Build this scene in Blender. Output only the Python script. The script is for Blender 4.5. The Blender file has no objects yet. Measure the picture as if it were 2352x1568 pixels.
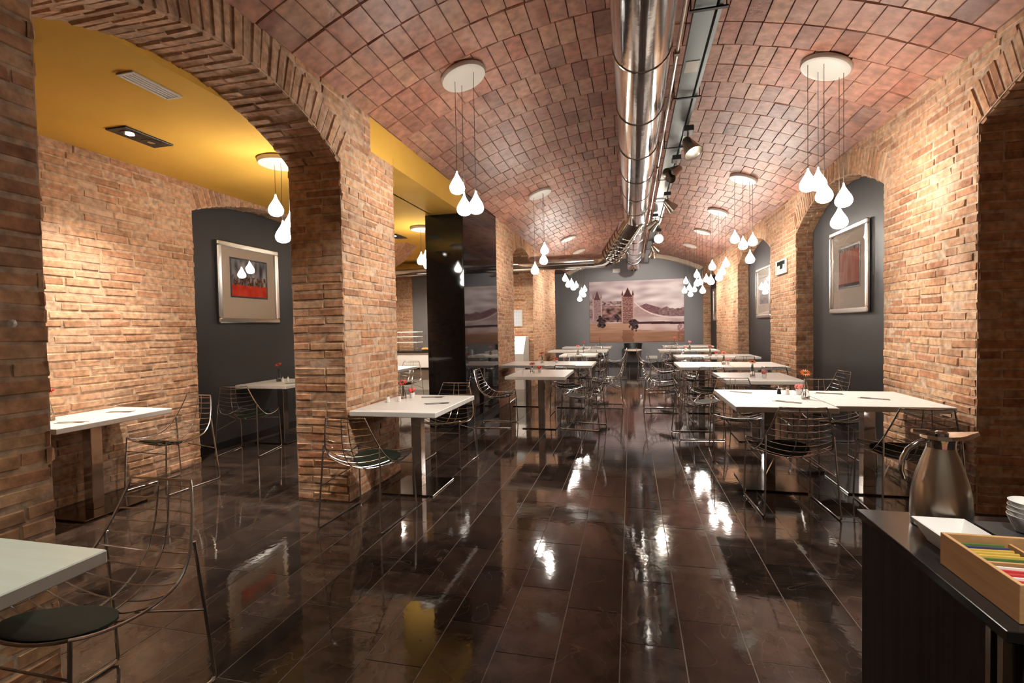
import bpy, bmesh, math, random
from mathutils import Vector, Matrix, noise

# ------------------------------------------------------------------ camera, world, exposure
sc = bpy.context.scene
COL = sc.collection
H_CAM, F_PX = 1.4, 1140.0
YAW, PITCH, ROLL = 0.235753, 0.0282434, 0.018926
FW = Vector((-math.sin(YAW)*math.cos(PITCH), math.cos(YAW)*math.cos(PITCH), -math.sin(PITCH)))
_r0 = Vector((math.cos(YAW), math.sin(YAW), 0)); _d0 = FW.cross(_r0)
RT = _r0*math.cos(ROLL) + _d0*math.sin(ROLL)
DN = _d0*math.cos(ROLL) - _r0*math.sin(ROLL)
cam_data = bpy.data.cameras.new('camera'); cam = bpy.data.objects.new('camera', cam_data); COL.objects.link(cam)
cam_data.sensor_width = 36.0; cam_data.lens = F_PX/2352*36.0; cam_data.clip_start = 0.02
cam.matrix_world = Matrix(((RT.x, -DN.x, -FW.x, 0), (RT.y, -DN.y, -FW.y, 0), (RT.z, -DN.z, -FW.z, H_CAM), (0, 0, 0, 1)))
sc.camera = cam
world = bpy.data.worlds.new('world'); sc.world = world; world.use_nodes = True
world.node_tree.nodes['Background'].inputs[0].default_value = (1, .9, .8, 1)
world.node_tree.nodes['Background'].inputs[1].default_value = 0.02
sc.view_settings.view_transform = 'Standard'; sc.view_settings.look = 'None'
sc.view_settings.exposure = 1.58; sc.view_settings.gamma = 1.0
sc.view_settings.use_curve_mapping = False
sc.cycles.max_bounces = 6; sc.cycles.diffuse_bounces = 3; sc.cycles.glossy_bounces = 3; sc.cycles.transmission_bounces = 4
sc.cycles.use_adaptive_sampling = True; sc.cycles.adaptive_threshold = .08; sc.cycles.adaptive_min_samples = 16
sc.cycles.use_light_tree = False
sc.cycles.sample_clamp_indirect = 6.0; sc.cycles.caustics_reflective = False; sc.cycles.caustics_refractive = False
DROP_STRENGTH = 21.0        # glass drops of the pendant lamps
SPOT_W = 50.0               # track spots
DOWN_W = 135.0               # recessed aisle downlights

def project(p):
    v = Vector(p) - Vector((0, 0, H_CAM)); dz = v.dot(FW)
    if dz < 0.05: return None
    return (1176 + F_PX*v.dot(RT)/dz, 784 + F_PX*v.dot(DN)/dz, dz)

# ------------------------------------------------------------------ room measures (metres)
XA, XA2 = -2.25, -2.72       # arcade: hall face and aisle face
XL, XLN = -4.55, -4.82       # aisle brick wall and the back of its niche
XR, XRN = 2.40, 2.63         # right brick wall and the back of its niches
YB, YF = -1.6, 18.0          # room ends
ZS, ZC = 3.30, 3.00          # vault springing, yellow ceiling
VCX, VW, VRISE = 0.075, 2.325, 0.58
VR = (VW*VW + VRISE*VRISE)/(2*VRISE); VCZ = ZS + VRISE - VR
def vault_z(x): return VCZ + math.sqrt(VR*VR - (x - VCX)**2)

# ------------------------------------------------------------------ materials
MATS = {}
class NT:
    def __init__(s, m): s.t = m.node_tree; s.n = s.t.nodes; s.l = s.t.links
    def new(s, typ, **kw):
        nd = s.n.new(typ)
        for k, v in kw.items(): setattr(nd, k, v)
        return nd
    def link(s, a, b): s.l.new(a, b)
def principled(name, col=(.5, .5, .5), rough=.5, metal=0., emit=None, estr=0., **kw):
    m = bpy.data.materials.new(name); m.use_nodes = True; b = m.node_tree.nodes['Principled BSDF']
    b.inputs['Base Color'].default_value = (*col, 1); b.inputs['Roughness'].default_value = rough; b.inputs['Metallic'].default_value = metal
    if emit: b.inputs['Emission Color'].default_value = (*emit, 1); b.inputs['Emission Strength'].default_value = estr
    for k, v in kw.items(): b.inputs[k].default_value = v
    MATS[name] = m; return m
def ramp(nt, stops, interp='LINEAR'):
    r = nt.new('ShaderNodeValToRGB'); cr = r.color_ramp; cr.interpolation = interp
    while len(cr.elements) < len(stops): cr.elements.new(.5)
    for e, (p, c) in zip(cr.elements, stops): e.position = p; e.color = (*c, 1)
    return r
def bump(nt, b, src, strength, dist):
    bp = nt.new('ShaderNodeBump'); bp.inputs['Strength'].default_value = strength; bp.inputs['Distance'].default_value = dist
    nt.link(src, bp.inputs['Height']); nt.link(bp.outputs[0], b.inputs['Normal'])
def piece_random(nt):
    """one random number per piece, whether it is an object of its own or an island of a joined mesh"""
    oi = nt.new('ShaderNodeObjectInfo'); ge = nt.new('ShaderNodeNewGeometry')
    a = nt.new('ShaderNodeMath', operation='ADD'); f = nt.new('ShaderNodeMath', operation='FRACT')
    nt.link(oi.outputs['Random'], a.inputs[0]); nt.link(ge.outputs['Random Per Island'], a.inputs[1]); nt.link(a.outputs[0], f.inputs[0])
    return f.outputs[0]
def pos(nt):
    return nt.new('ShaderNodeNewGeometry').outputs['Position']
def masonry(name, stops, mortar, rough=.85, spec=.3, blotch=.36, bumpd=.0055, scale=22., smear=(.5, .68)):
    m = principled(name, rough=rough); nt = NT(m); b = m.node_tree.nodes['Principled BSDF']; b.inputs['Specular IOR Level'].default_value = spec
    r = ramp(nt, stops, 'LINEAR'); nt.link(piece_random(nt), r.inputs[0]); P = pos(nt)
    n1 = nt.new('ShaderNodeTexNoise'); n1.inputs['Scale'].default_value = scale; n1.inputs['Detail'].default_value = 3; nt.link(P, n1.inputs['Vector'])
    n2 = nt.new('ShaderNodeTexNoise'); n2.inputs['Scale'].default_value = 3.1; n2.inputs['Detail'].default_value = 2; nt.link(P, n2.inputs['Vector'])
    # value blotches
    hv = nt.new('ShaderNodeMapRange'); hv.inputs[1].default_value = .3; hv.inputs[2].default_value = .7; hv.inputs[3].default_value = 1-blotch; hv.inputs[4].default_value = 1+blotch*.6
    nt.link(n1.outputs['Fac'], hv.inputs[0])
    hs = nt.new('ShaderNodeHueSaturation'); nt.link(hv.outputs[0], hs.inputs['Value']); nt.link(r.outputs[0], hs.inputs['Color'])
    # mortar smears
    sm = nt.new('ShaderNodeMapRange'); sm.inputs[1].default_value = smear[0]; sm.inputs[2].default_value = smear[1]; nt.link(n2.outputs['Fac'], sm.inputs[0])
    mul = nt.new('ShaderNodeMath', operation='MULTIPLY'); nt.link(sm.outputs[0], mul.inputs[0]); nt.link(n1.outputs['Fac'], mul.inputs[1])
    mx = nt.new('ShaderNodeMix', data_type='RGBA'); nt.link(mul.outputs[0], mx.inputs[0]); nt.link(hs.outputs[0], mx.inputs[6]); mx.inputs[7].default_value = (*mortar, 1)
    nt.link(mx.outputs[2], b.inputs['Base Color'])
    bump(nt, b, n1.outputs['Fac'], .9, bumpd)
    return m
def noisy(name, col, col2, scale=6., rough=.6, metal=0., bmp=0., bscale=40., detail=4, stretch=None, **kw):
    m = principled(name, col, rough, metal, **kw); nt = NT(m); b = m.node_tree.nodes['Principled BSDF']
    P = nt.new('ShaderNodeTexCoord').outputs['Object']
    if stretch:
        mp = nt.new('ShaderNodeMapping'); mp.inputs['Scale'].default_value = stretch; nt.link(P, mp.inputs[0]); P = mp.outputs[0]
    n = nt.new('ShaderNodeTexNoise'); n.inputs['Scale'].default_value = scale; n.inputs['Detail'].default_value = detail; nt.link(P, n.inputs['Vector'])
    r = ramp(nt, [(.3, col), (.7, col2)]); nt.link(n.outputs['Fac'], r.inputs[0]); nt.link(r.outputs[0], b.inputs['Base Color'])
    if bmp:
        n2 = nt.new('ShaderNodeTexNoise'); n2.inputs['Scale'].default_value = bscale; n2.inputs['Detail'].default_value = 3; nt.link(P, n2.inputs['Vector'])
        bump(nt, b, n2.outputs['Fac'], .6, bmp)
    return m
TAN = [(0, (.34, .18, .10)), (.2, (.52, .305, .18)), (.45, (.58, .355, .22)), (.65, (.50, .265, .155)), (.85, (.62, .405, .26)), (1, (.36, .21, .13))]
ORG = [(0, (.34, .155, .085)), (.2, (.51, .27, .145)), (.45, (.57, .325, .18)), (.65, (.47, .22, .12)), (.85, (.61, .38, .22)), (1, (.31, .155, .09))]
masonry('brick_tan', TAN, (.62, .45, .33))
masonry('brick_orange', ORG, (.62, .44, .31))
masonry('mortar', [(0, (.56, .40, .28)), (1, (.56, .40, .28))], (.44, .31, .22), blotch=.4)
masonry('vault_tile', [(0, (.27, .115, .08)), (.2, (.41, .185, .125)), (.45, (.47, .225, .155)), (.7, (.40, .16, .105)), (.88, (.50, .265, .17)), (1, (.24, .105, .075))],
        (.49, .29, .215), rough=.46, spec=.45, blotch=.35, bumpd=.004, scale=14.)
masonry('vault_joint', [(0, (.24, .13, .095)), (1, (.24, .13, .095))], (.2, .11, .08), blotch=.3)
noisy('yellow_paint', (.80, .47, .085), (.85, .51, .10), 2., .85, **{'Specular IOR Level': .15})
noisy('charcoal_paint', (.030, .029, .031), (.038, .036, .038), 2., .5)
noisy('grey_paint', (.15, .146, .152), (.17, .165, .168), 1.5, .55)
noisy('plaster', (.55, .47, .36), (.62, .55, .44), 4., .8, bmp=.004)
principled('black_gloss', (.006, .006, .007), .045, **{'Specular IOR Level': .55})
principled('black_skirting', (.01, .01, .011), .35)
# floor slabs: polished dark stone with faint veins
m = principled('floor_tile', (.02, .014, .011), .1); nt = NT(m); b = m.node_tree.nodes['Principled BSDF']; P = pos(nt)
r = ramp(nt, [(0, (.020, .014, .011)), (.5, (.038, .0255, .020)), (1, (.058, .039, .031))]); nt.link(piece_random(nt), r.inputs[0])
n1 = nt.new('ShaderNodeTexNoise'); n1.inputs['Scale'].default_value = 9; n1.inputs['Detail'].default_value = 4; nt.link(P, n1.inputs['Vector'])
mp = nt.new('ShaderNodeMapRange'); mp.inputs[1].default_value = .3; mp.inputs[2].default_value = .75; mp.inputs[3].default_value = .6; mp.inputs[4].default_value = 1.7; nt.link(n1.outputs['Fac'], mp.inputs[0])
hs = nt.new('ShaderNodeHueSaturation'); nt.link(mp.outputs[0], hs.inputs['Value']); nt.link(r.outputs[0], hs.inputs['Color'])
nv = nt.new('ShaderNodeTexNoise'); nv.inputs['Scale'].default_value = 1.9; nv.inputs['Detail'].default_value = 3; nv.inputs['Distortion'].default_value = 1.1; nt.link(P, nv.inputs['Vector'])
rv = ramp(nt, [(0, (0, 0, 0)), (.497, (0, 0, 0)), (.5, (1, 1, 1)), (.503, (0, 0, 0)), (1, (0, 0, 0))]); nt.link(nv.outputs['Fac'], rv.inputs[0])
nsp = nt.new('ShaderNodeTexNoise'); nsp.inputs['Scale'].default_value = 70; nsp.inputs['Detail'].default_value = 3; nt.link(P, nsp.inputs['Vector'])
rs = ramp(nt, [(0, (0, 0, 0)), (.68, (0, 0, 0)), (.74, (.5, .5, .5)), (1, (.8, .8, .8))]); nt.link(nsp.outputs['Fac'], rs.inputs[0])
ad = nt.new('ShaderNodeMix', data_type='RGBA', blend_type='LIGHTEN'); ad.inputs[0].default_value = 1; nt.link(rv.outputs[0], ad.inputs[6]); nt.link(rs.outputs[0], ad.inputs[7])
sc_ = nt.new('ShaderNodeMath', operation='MULTIPLY'); sc_.inputs[1].default_value = .38; nt.link(ad.outputs[2], sc_.inputs[0])
mx = nt.new('ShaderNodeMix', data_type='RGBA'); nt.link(sc_.outputs[0], mx.inputs[0]); nt.link(hs.outputs[0], mx.inputs[6]); mx.inputs[7].default_value = (.16, .12, .095, 1); nt.link(mx.outputs[2], b.inputs['Base Color'])
mr = nt.new('ShaderNodeMapRange'); mr.inputs[3].default_value = .015; mr.inputs[4].default_value = .10; nt.link(n1.outputs['Fac'], mr.inputs[0]); nt.link(mr.outputs[0], b.inputs['Roughness'])
nb = nt.new('ShaderNodeTexNoise'); nb.inputs['Scale'].default_value = 26; nb.inputs['Detail'].default_value = 1; nt.link(P, nb.inputs['Vector']); bump(nt, b, nb.outputs['Fac'], .2, .0012)
b.inputs['Specular IOR Level'].default_value = .62
principled('grout', (.20, .16, .13), .8)
noisy('white_top', (.74, .735, .70), (.80, .795, .77), 3., .38, stretch=(1, 12, 1))
principled('white_edge', (.62, .61, .585), .45)
principled('chrome', (.66, .66, .67), .10, 1.)
principled('chrome_wire', (.64, .64, .65), .18, 1.)
noisy('duct_steel', (.56, .56, .56), (.72, .71, .70), 5., .13, 1., bmp=.0025, bscale=7.)
principled('brushed_steel', (.50, .46, .40), .27, 1.)
principled('base_steel', (.20, .18, .16), .13, 1.)
principled('galvanised', (.30, .34, .34), .42, .8)
principled('dark_metal', (.05, .05, .05), .4, .6)
principled('silver_frame', (.74, .71, .67), .26, 1.)
principled('pad_leather', (.010, .016, .010), .6, **{'Specular IOR Level': .2})
principled('white_enamel', (.60, .56, .50), .4)
principled('white_ceramic', (.82, .81, .78), .18)
principled('drop_glow', (1, .97, .92), .3, emit=(1, .93, .83), estr=DROP_STRENGTH)
principled('bulb_glow', (1, .97, .92), .3, emit=(1, .93, .82), estr=30.)
principled('cord_black', (.03, .025, .02), .6)
principled('mat_board', (.58, .49, .40), .9, **{'Specular IOR Level': .1})
principled('black_frame', (.01, .01, .01), .4)
principled('clear_glass', (.95, .97, .96), .03, **{'Transmission Weight': 1., 'IOR': 1.45})
m = principled('picture_glass', (.9, .9, .9), .02); nt = NT(m)
tr = nt.new('ShaderNodeBsdfTransparent'); gl = nt.new('ShaderNodeBsdfGlossy'); gl.inputs['Roughness'].default_value = .015; fr = nt.new('ShaderNodeLayerWeight'); fr.inputs[0].default_value = .5
pw = nt.new('ShaderNodeMath', operation='POWER'); pw.inputs[1].default_value = 4.; nt.link(fr.outputs['Facing'], pw.inputs[0])
fm = nt.new('ShaderNodeMath', operation='MULTIPLY_ADD'); fm.inputs[1].default_value = .7; fm.inputs[2].default_value = .03; nt.link(pw.outputs[0], fm.inputs[0])
ms = nt.new('ShaderNodeMixShader'); nt.link(fm.outputs[0], ms.inputs[0]); nt.link(tr.outputs[0], ms.inputs[1]); nt.link(gl.outputs[0], ms.inputs[2])
nt.link(ms.outputs[0], m.node_tree.nodes['Material Output'].inputs[0])
principled('petal_red', (.70, .07, .05), .5); principled('petal_orange', (.85, .26, .06), .5); principled('petal_pink', (.75, .22, .2), .5)
principled('flower_eye', (.12, .05, .02), .8); principled('stem_green', (.12, .22, .05), .6)
principled('cutlery_steel', (.25, .24, .22), .25, 1.)
noisy('wenge', (.010, .008, .007), (.026, .020, .017), 5., .62, stretch=(14, 14, .35), **{'Specular IOR Level': .2})
principled('counter_black', (.012, .011, .011), .16)
noisy('box_wood', (.46, .25, .10), (.60, .36, .17), 6., .55, stretch=(3, .6, 8))
principled('slate', (.03, .03, .032), .5)
principled('sachet_yellow', (.62, .42, .08), .5); principled('sachet_red', (.55, .05, .05), .5); principled('sachet_green', (.09, .16, .04), .5); principled('sachet_navy', (.05, .05, .11), .5); principled('sachet_white', (.75, .72, .68), .5)
principled('bread', (.50, .24, .07), .8); principled('grey_panel', (.42, .41, .38), .5); principled('white_panel', (.78, .78, .76), .3)
m = principled('paint_print', (.5, .5, .5), .9, **{'Specular IOR Level': .03}); nt = NT(m); at = nt.new('ShaderNodeAttribute', attribute_name='Col'); nt.link(at.outputs['Color'], m.node_tree.nodes['Principled BSDF'].inputs['Base Color'])

# ------------------------------------------------------------------ mesh helpers
class MB:
    def __init__(s): s.v = []; s.f = []
    def add(s, v, f):
        o = len(s.v); s.v += [tuple(p) for p in v]; s.f += [tuple(i+o for i in q) for q in f]; return s
    def box(s, x0, x1, y0, y1, z0, z1, c=0.):
        if c <= 0:
            v = [(x, y, z) for z in (z0, z1) for y in (y0, y1) for x in (x0, x1)]
            return s.add(v, [(0, 2, 3, 1), (4, 5, 7, 6), (0, 1, 5, 4), (2, 6, 7, 3), (0, 4, 6, 2), (1, 3, 7, 5)])
        ring = lambda z, i: [(x0+i, y0+c, z), (x0+c, y0+i, z), (x1-c, y0+i, z), (x1-i, y0+c, z), (x1-i, y1-c, z), (x1-c, y1-i, z), (x0+c, y1-i, z), (x0+i, y1-c, z)]
        v = ring(z0, c*.8) + ring(z0+c, 0) + ring(z1-c, 0) + ring(z1, c*.8)
        f = [tuple(range(7, -1, -1)), tuple(range(24, 32))]
        for k in range(3):
            for i in range(8): j = (i+1) % 8; f.append((k*8+i, k*8+j, k*8+8+j, k*8+8+i))
        return s.add(v, f)
    def tube(s, pts, r, n=6, closed=False, caps=True):
        P = [Vector(p) for p in pts]; m = len(P); R = r if isinstance(r, (list, tuple)) else [r]*m
        v = []; up = None
        for i in range(m):
            if closed: t = P[(i+1) % m] - P[i-1]
            else: t = P[min(i+1, m-1)] - P[max(i-1, 0)]
            t.normalize()
            if up is None: up = Vector((0, 0, 1)) if abs(t.z) < .9 else Vector((1, 0, 0))
            a = up - t*up.dot(t)
            if a.length < 1e-5: a = t.orthogonal()
            a.normalize(); up = a; bb = t.cross(a)
            for k in range(n):
                q = 2*math.pi*k/n; v.append(P[i] + (a*math.cos(q) + bb*math.sin(q))*R[i])
        f = []
        for i in range(m if closed else m-1):
            o, o2 = i*n, ((i+1) % m)*n
            for k in range(n): f.append((o+k, o+(k+1) % n, o2+(k+1) % n, o2+k))
        if caps and not closed: f += [tuple(range(n-1, -1, -1)), tuple(range((m-1)*n, m*n))]
        return s.add(v, f)
    def lathe(s, prof, c=(0, 0, 0), n=16):
        v = []; m = len(prof)
        for r, z in prof:
            for k in range(n): a = 2*math.pi*k/n; v.append((c[0]+r*math.cos(a), c[1]+r*math.sin(a), c[2]+z))
        f = [(i*n+k, i*n+(k+1) % n, (i+1)*n+(k+1) % n, (i+1)*n+k) for i in range(m-1) for k in range(n)]
        if prof[0][0] > 1e-4: f.append(tuple(range(n-1, -1, -1)))
        if prof[-1][0] > 1e-4: f.append(tuple(range((m-1)*n, m*n)))
        return s.add(v, f)
    def prism(s, poly, lo, hi, axis):
        """polygon of 2-D points extruded along an axis: 'x' -> (y,z), 'y' -> (x,z), 'z' -> (x,y)"""
        mk = {'x': lambda p, t: (t, p[0], p[1]), 'y': lambda p, t: (p[0], t, p[1]), 'z': lambda p, t: (p[0], p[1], t)}[axis]
        n = len(poly); v = [mk(p, lo) for p in poly] + [mk(p, hi) for p in poly]
        return s.add(v, [tuple(range(n-1, -1, -1)), tuple(range(n, 2*n))] + [(i, (i+1) % n, n+(i+1) % n, n+i) for i in range(n)])
    def mesh(s, name, mat, smooth=False, fix=True):
        me = bpy.data.meshes.new(name); me.from_pydata(s.v, [], s.f)
        if fix:
            bm = bmesh.new(); bm.from_mesh(me); bmesh.ops.recalc_face_normals(bm, faces=bm.faces); bm.to_mesh(me); bm.free()
        if smooth:
            me.polygons.foreach_set('use_smooth', [True]*len(me.polygons)); me.set_sharp_from_angle(angle=math.radians(42))
        me.materials.append(MATS[mat]); me.update(); return me
def link(name, me, parent=None, loc=None, rz=0.):
    o = bpy.data.objects.new(name, me); COL.objects.link(o)
    if parent: o.parent = parent
    if loc: o.location = loc
    if rz: o.rotation_euler = (0, 0, rz)
    return o
def part(name, mb, mat, parent, smooth=False): return link(name, mb.mesh(name, mat, smooth), parent)
def tag(o, label=None, cat=None, group=None, kind=None):
    if label: o['label'] = label
    if cat: o['category'] = cat
    if group: o['group'] = group
    if kind: o['kind'] = kind
    return o
def thing(name, label, cat, loc=(0, 0, 0), rz=0., group=None):
    o = link(name, None, None, loc, rz); return tag(o, label, cat, group)
def structure(name, mb, mat, label, smooth=False):
    return tag(link(name, mb.mesh(name, mat, smooth)), label, None, None, 'structure')

# ------------------------------------------------------------------ masonry pieces
rnd = random.Random(7)
def unit_piece(seed, iu, iv, jit):
    """a block: u,v in +-.5, depth 0 (buried) .. 1 (face), chamfered and slightly uneven face"""
    q = random.Random(seed); c = [(-.5, -.5), (.5, -.5), (.5, .5), (-.5, .5)]
    back = [(u, v, 0.) for u, v in c]; ring = []; face = []
    for u, v in c:
        du, dv = q.uniform(-jit, 0)*.35, q.uniform(-jit, 0)
        uu, vv = u + math.copysign(du, u), v + math.copysign(dv, v)
        if u < 0: uu = u - du
        if v < 0: vv = v - dv
        ring.append((uu, vv, .6 + q.uniform(-.08, .08)))
        face.append((uu - math.copysign(iu, u), vv - math.copysign(iv, v), 1. + q.uniform(-.14, .1)))
    v = back + ring + face
    f = [(8, 9, 10, 11)] + [(i, (i+1) % 4, 4+(i+1) % 4, 4+i) for i in range(4)] + [(4+i, 4+(i+1) % 4, 8+(i+1) % 4, 8+i) for i in range(4)]
    return v, f
BRICKS = [unit_piece(i, .03, .13, .07) for i in range(10)]
TILES = [unit_piece(50+i, .02, .02, .015) for i in range(8)]
_mesh_cache = {}
def piece_mesh(kind, k, mat):
    key = (kind, k, mat)
    if key not in _mesh_cache:
        v, f = (BRICKS if kind == 'brick' else TILES)[k]
        me = bpy.data.meshes.new(kind); me.from_pydata(v, [], f); me.materials.append(MATS[mat]); _mesh_cache[key] = me
    return _mesh_cache[key]
class Pieces:
    """collects blocks for one wall; the largest 300 in the photograph become parts, the rest one joined part"""
    def __init__(s, kind, mat): s.kind, s.mat, s.items = kind, mat, []
    def put(s, c, U, V, N, su, sv, depth, bury=.02):
        s.items.append((Vector(c) - N*bury, U, V, N, su, sv, depth + bury, rnd.randrange(len(BRICKS if s.kind == 'brick' else TILES))))
    def emit(s, parent, stuff_name, limit=300):
        def size(it):
            c, U, V, N, su, sv, d, k = it; p = project(c)
            if not p: return 0
            x, y, dz = p; face = N.dot((Vector((0, 0, H_CAM)) - c).normalized())
            inside = -20 < x < 2372 and -20 < y < 1588
            return (su*sv*max(face, 0)/dz**2*1e4) if inside else 0
        it = sorted(s.items, key=size, reverse=True); shown = [i for i in it[:limit] if size(i) > 0]; rest = it[len(shown):]
        for c, U, V, N, su, sv, d, k in shown:
            o = bpy.data.objects.new(s.kind, piece_mesh(s.kind, k, s.mat)); COL.objects.link(o); o.parent = parent
            o.matrix_local = Matrix(((U.x*su, V.x*sv, N.x*d, c.x), (U.y*su, V.y*sv, N.y*d, c.y), (U.z*su, V.z*sv, N.z*d, c.z), (0, 0, 0, 1)))
        if rest:
            mb = MB(); src = BRICKS if s.kind == 'brick' else TILES
            for c, U, V, N, su, sv, d, k in rest:
                v, f = src[k]; mb.add([c + U*(a*su) + V*(b2*sv) + N*(w*d) for a, b2, w in v], f)
            me = mb.mesh(stuff_name, s.mat, fix=False); tag(link(stuff_name, me, parent), kind='stuff')
COURSE, BLEN = .0695, .292
def brick_face(P, origin, U, N, ulen, v0, v1, solid=None, seed=0, depth=(.002, .0095)):
    """running-bond courses on a vertical face; solid(v) gives the built intervals at height v"""
    q = random.Random(seed); origin = Vector(origin); U = Vector(U); N = Vector(N); V = Vector((0, 0, 1))
    n = max(1, round((v1-v0)/COURSE)); ch = (v1-v0)/n
    for i in range(n):
        v = v0 + (i+.5)*ch
        for a, b2 in (solid(v) if solid else [(0, ulen)]):
            if b2 - a < .04: continue
            u = a - (0 if i % 2 else BLEN*.5) - q.uniform(0, .12)*(b2-a > .9)
            while u < b2 - .01:
                L = BLEN*q.choice((1, 1, 1, 1, .98, .5, 1.03)); s, e = max(u, a), min(u+L, b2); u += L
                if b2 - e < .06: e = b2; u = b2
                if e - s < .05: continue
                if s == a: s -= q.uniform(-.006, .009)
                if e == b2: e += q.uniform(-.006, .009)
                w = q.uniform(*depth)
                n2 = (N + U*q.uniform(-.03, .03) + V*q.uniform(-.05, .05)).normalized()
                P.put(origin + U*((s+e)/2) + V*(v + q.uniform(-.004, .004)), U, V, n2, e-s-q.uniform(.004, .014), ch-q.uniform(.006, .015), w)
class Arch:
    def __init__(s, y0, y1, zs, zc):
        s.y0, s.y1, s.zs, s.zc = y0, y1, zs, zc; h = (y1-y0)/2; rise = zc-zs
        s.r = (h*h+rise*rise)/(2*rise); s.cy = (y0+y1)/2; s.cz = zc - s.r; s.a = math.asin(h/s.r)
    def outline(s, n=20):
        return [(s.cy + s.r*math.sin(t), s.cz + s.r*math.cos(t)) for t in [-s.a + 2*s.a*i/n for i in range(n+1)]]
    def gap(s, z, ring=0.):
        """opening interval at height z, widened to the ring of voussoirs"""
        g = None
        if z < s.zs: g = (s.y0, s.y1)
        R = s.r + ring; k = R*R - (z-s.cz)**2
        if z >= s.zs and k > 0:
            w = math.sqrt(k); w = min(w, (z-s.cz)*math.tan(s.a)) if ring else w
            g = (s.cy-w, s.cy+w)
        return g
def solid_with(lo, hi, arches, ring=.27):
    def f(z):
        iv = []; a = lo
        for g in sorted(x for x in (ar.gap(z, ring) for ar in arches) if x):
            if g[0] > a: iv.append((a, min(g[0], hi)))
            a = max(a, g[1])
        if a < hi: iv.append((a, hi))
        return iv
    return f
def voussoirs(P, arch, x_face, x_back, sgn, ztop, seed, width=.072, ring=.27, splits=(.55,)):
    """wedge bricks around an arch in a wall whose visible face looks along sgn*X; they also show on the soffit"""
    q = random.Random(seed); n = round(2*arch.a*arch.r/width); xs = Vector((1, 0, 0))
    for i in range(n):
        t = -arch.a + 2*arch.a*(i+.5)/n; rad = Vector((0, math.sin(t), math.cos(t))); tan = Vector((0, math.cos(t), -math.sin(t)))
        base = Vector((0, arch.cy, arch.cz)); rr = ring + q.uniform(-.02, .02)
        zmax = (ztop - arch.cz)/math.cos(t); rr = max(.05, min(rr, zmax - arch.r))
        w = 2*arch.a*arch.r/n - q.uniform(.006, .014)
        # face of the ring
        P.put(base + rad*(arch.r + rr/2) + xs*x_face, rad, tan, xs*sgn, rr - .004, w, q.uniform(.004, .012))
        # soffit, split in two staggered bricks
        T = abs(x_back - x_face); k = (.38 if i % 2 else .62)
        for a0, a1 in ((0, k), (k, 1)):
            xm = x_face + (x_back-x_face)*(a0+a1)/2
            P.put(base + rad*arch.r + xs*xm, xs, tan, -rad, T*(a1-a0) - q.uniform(.004, .012), w, q.uniform(.003, .016))

# ------------------------------------------------------------------ floor
mb = MB().box(-6.6, 3.3, YB-.1, YF+.1, -.12, -.0022)
floor = structure('floor', mb, 'grout', 'floor of long polished dark brown stone slabs with pale joints')
FT = Pieces('tile', 'floor_tile'); TW, TL = .2655, .5575
offs = {0: 2.2, 1: 2.04, 2: 2.424, 3: 2.205, 4: 2.03, 5: 2.427, 6: 2.206, 7: 2.43, 8: 2.19, 9: 1.985}
q = random.Random(3)
for k in range(-22, 20):
    x0 = -.061 + TW*(k-6); n = k
    if x0 + TW < -6.6 or x0 > 3.3: continue
    y = offs.get(n, q.choice((2.2, 2.04, 2.424))) - 9*TL
    while y < YF:
        if y + TL > YB:
            FT.put((x0+TW/2, y+TL/2, -.006), Vector((1, 0, 0)), Vector((0, 1, 0)), Vector((0, 0, 1)), TW-.0055, TL-.0055, .0055+q.uniform(0, .0006), .01)
        y += TL
FLOOR_TILE_V = [([(u, v, 0.) for u, v in ((-.5, -.5), (.5, -.5), (.5, .5), (-.5, .5))] + [(u, v, 1.) for u, v in ((-.5, -.5), (.5, -.5), (.5, .5), (-.5, .5))] + [(u, v, 1.) for u, v in ((-.494, -.497), (.494, -.497), (.494, .497), (-.494, .497))],
                 [(8, 9, 10, 11)] + [(i, (i+1) % 4, 4+(i+1) % 4, 4+i) for i in range(4)] + [(4+i, 4+(i+1) % 4, 8+(i+1) % 4, 8+i) for i in range(4)])]
_t = TILES; TILES = FLOOR_TILE_V*8; FT.emit(floor, 'far_tiles'); TILES = _t

# ------------------------------------------------------------------ vaulted ceiling
mb = MB(); NA = 40; half = math.asin(VW/VR)
poly = [(VCX + (VR+.012)*math.sin(t), VCZ + (VR+.012)*math.cos(t)) for t in [-half+2*half*i/NA for i in range(NA+1)]]
poly = poly + [(XR+.35, ZS), (XR+.35, 4.15), (XA2-.1, 4.15), (XA2-.1, ZS)]
mb.prism(poly, YB, YF, 'y')
ceiling = structure('ceiling', mb, 'vault_joint', 'shallow barrel vault faced with square terracotta tiles')
VT = Pieces('tile', 'vault_tile'); ROW = .338; NT_ = 33; arc = 2*half/NT_; q = random.Random(11)
r0 = -14
for i in range(r0, 48):
    y0 = 3.016 + ROW*i; y1 = y0 + ROW
    if y1 <= YB or y0 >= YF: continue
    y1 = min(y1, YF)
    t = -half - arc*q.choice((0, .08, .15, .45, .9, .95))
    while t < half - .002:
        a0, a1 = max(t, -half), min(t + arc*q.uniform(.97, 1.03), half); t = a1 if a1 > -half else t+arc
        if a1 - a0 < arc*.2: continue
        am = (a0+a1)/2; N = -Vector((math.sin(am), 0, math.cos(am))); U = Vector((math.cos(am), 0, -math.sin(am)))
        c = Vector((VCX + (VR+.012)*math.sin(am), (y0+y1)/2, VCZ + (VR+.012)*math.cos(am)))
        N2 = (N + U*q.gauss(0, .008) + Vector((0, q.gauss(0, .008), 0))).normalized()
        VT.put(c, U, Vector((0, 1, 0)), N2, (a1-a0)*VR - q.uniform(.002, .007), y1-y0-q.uniform(.003, .009), .010+q.uniform(-.002, .005), .01)
VT.emit(ceiling, 'far_tiles')

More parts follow.
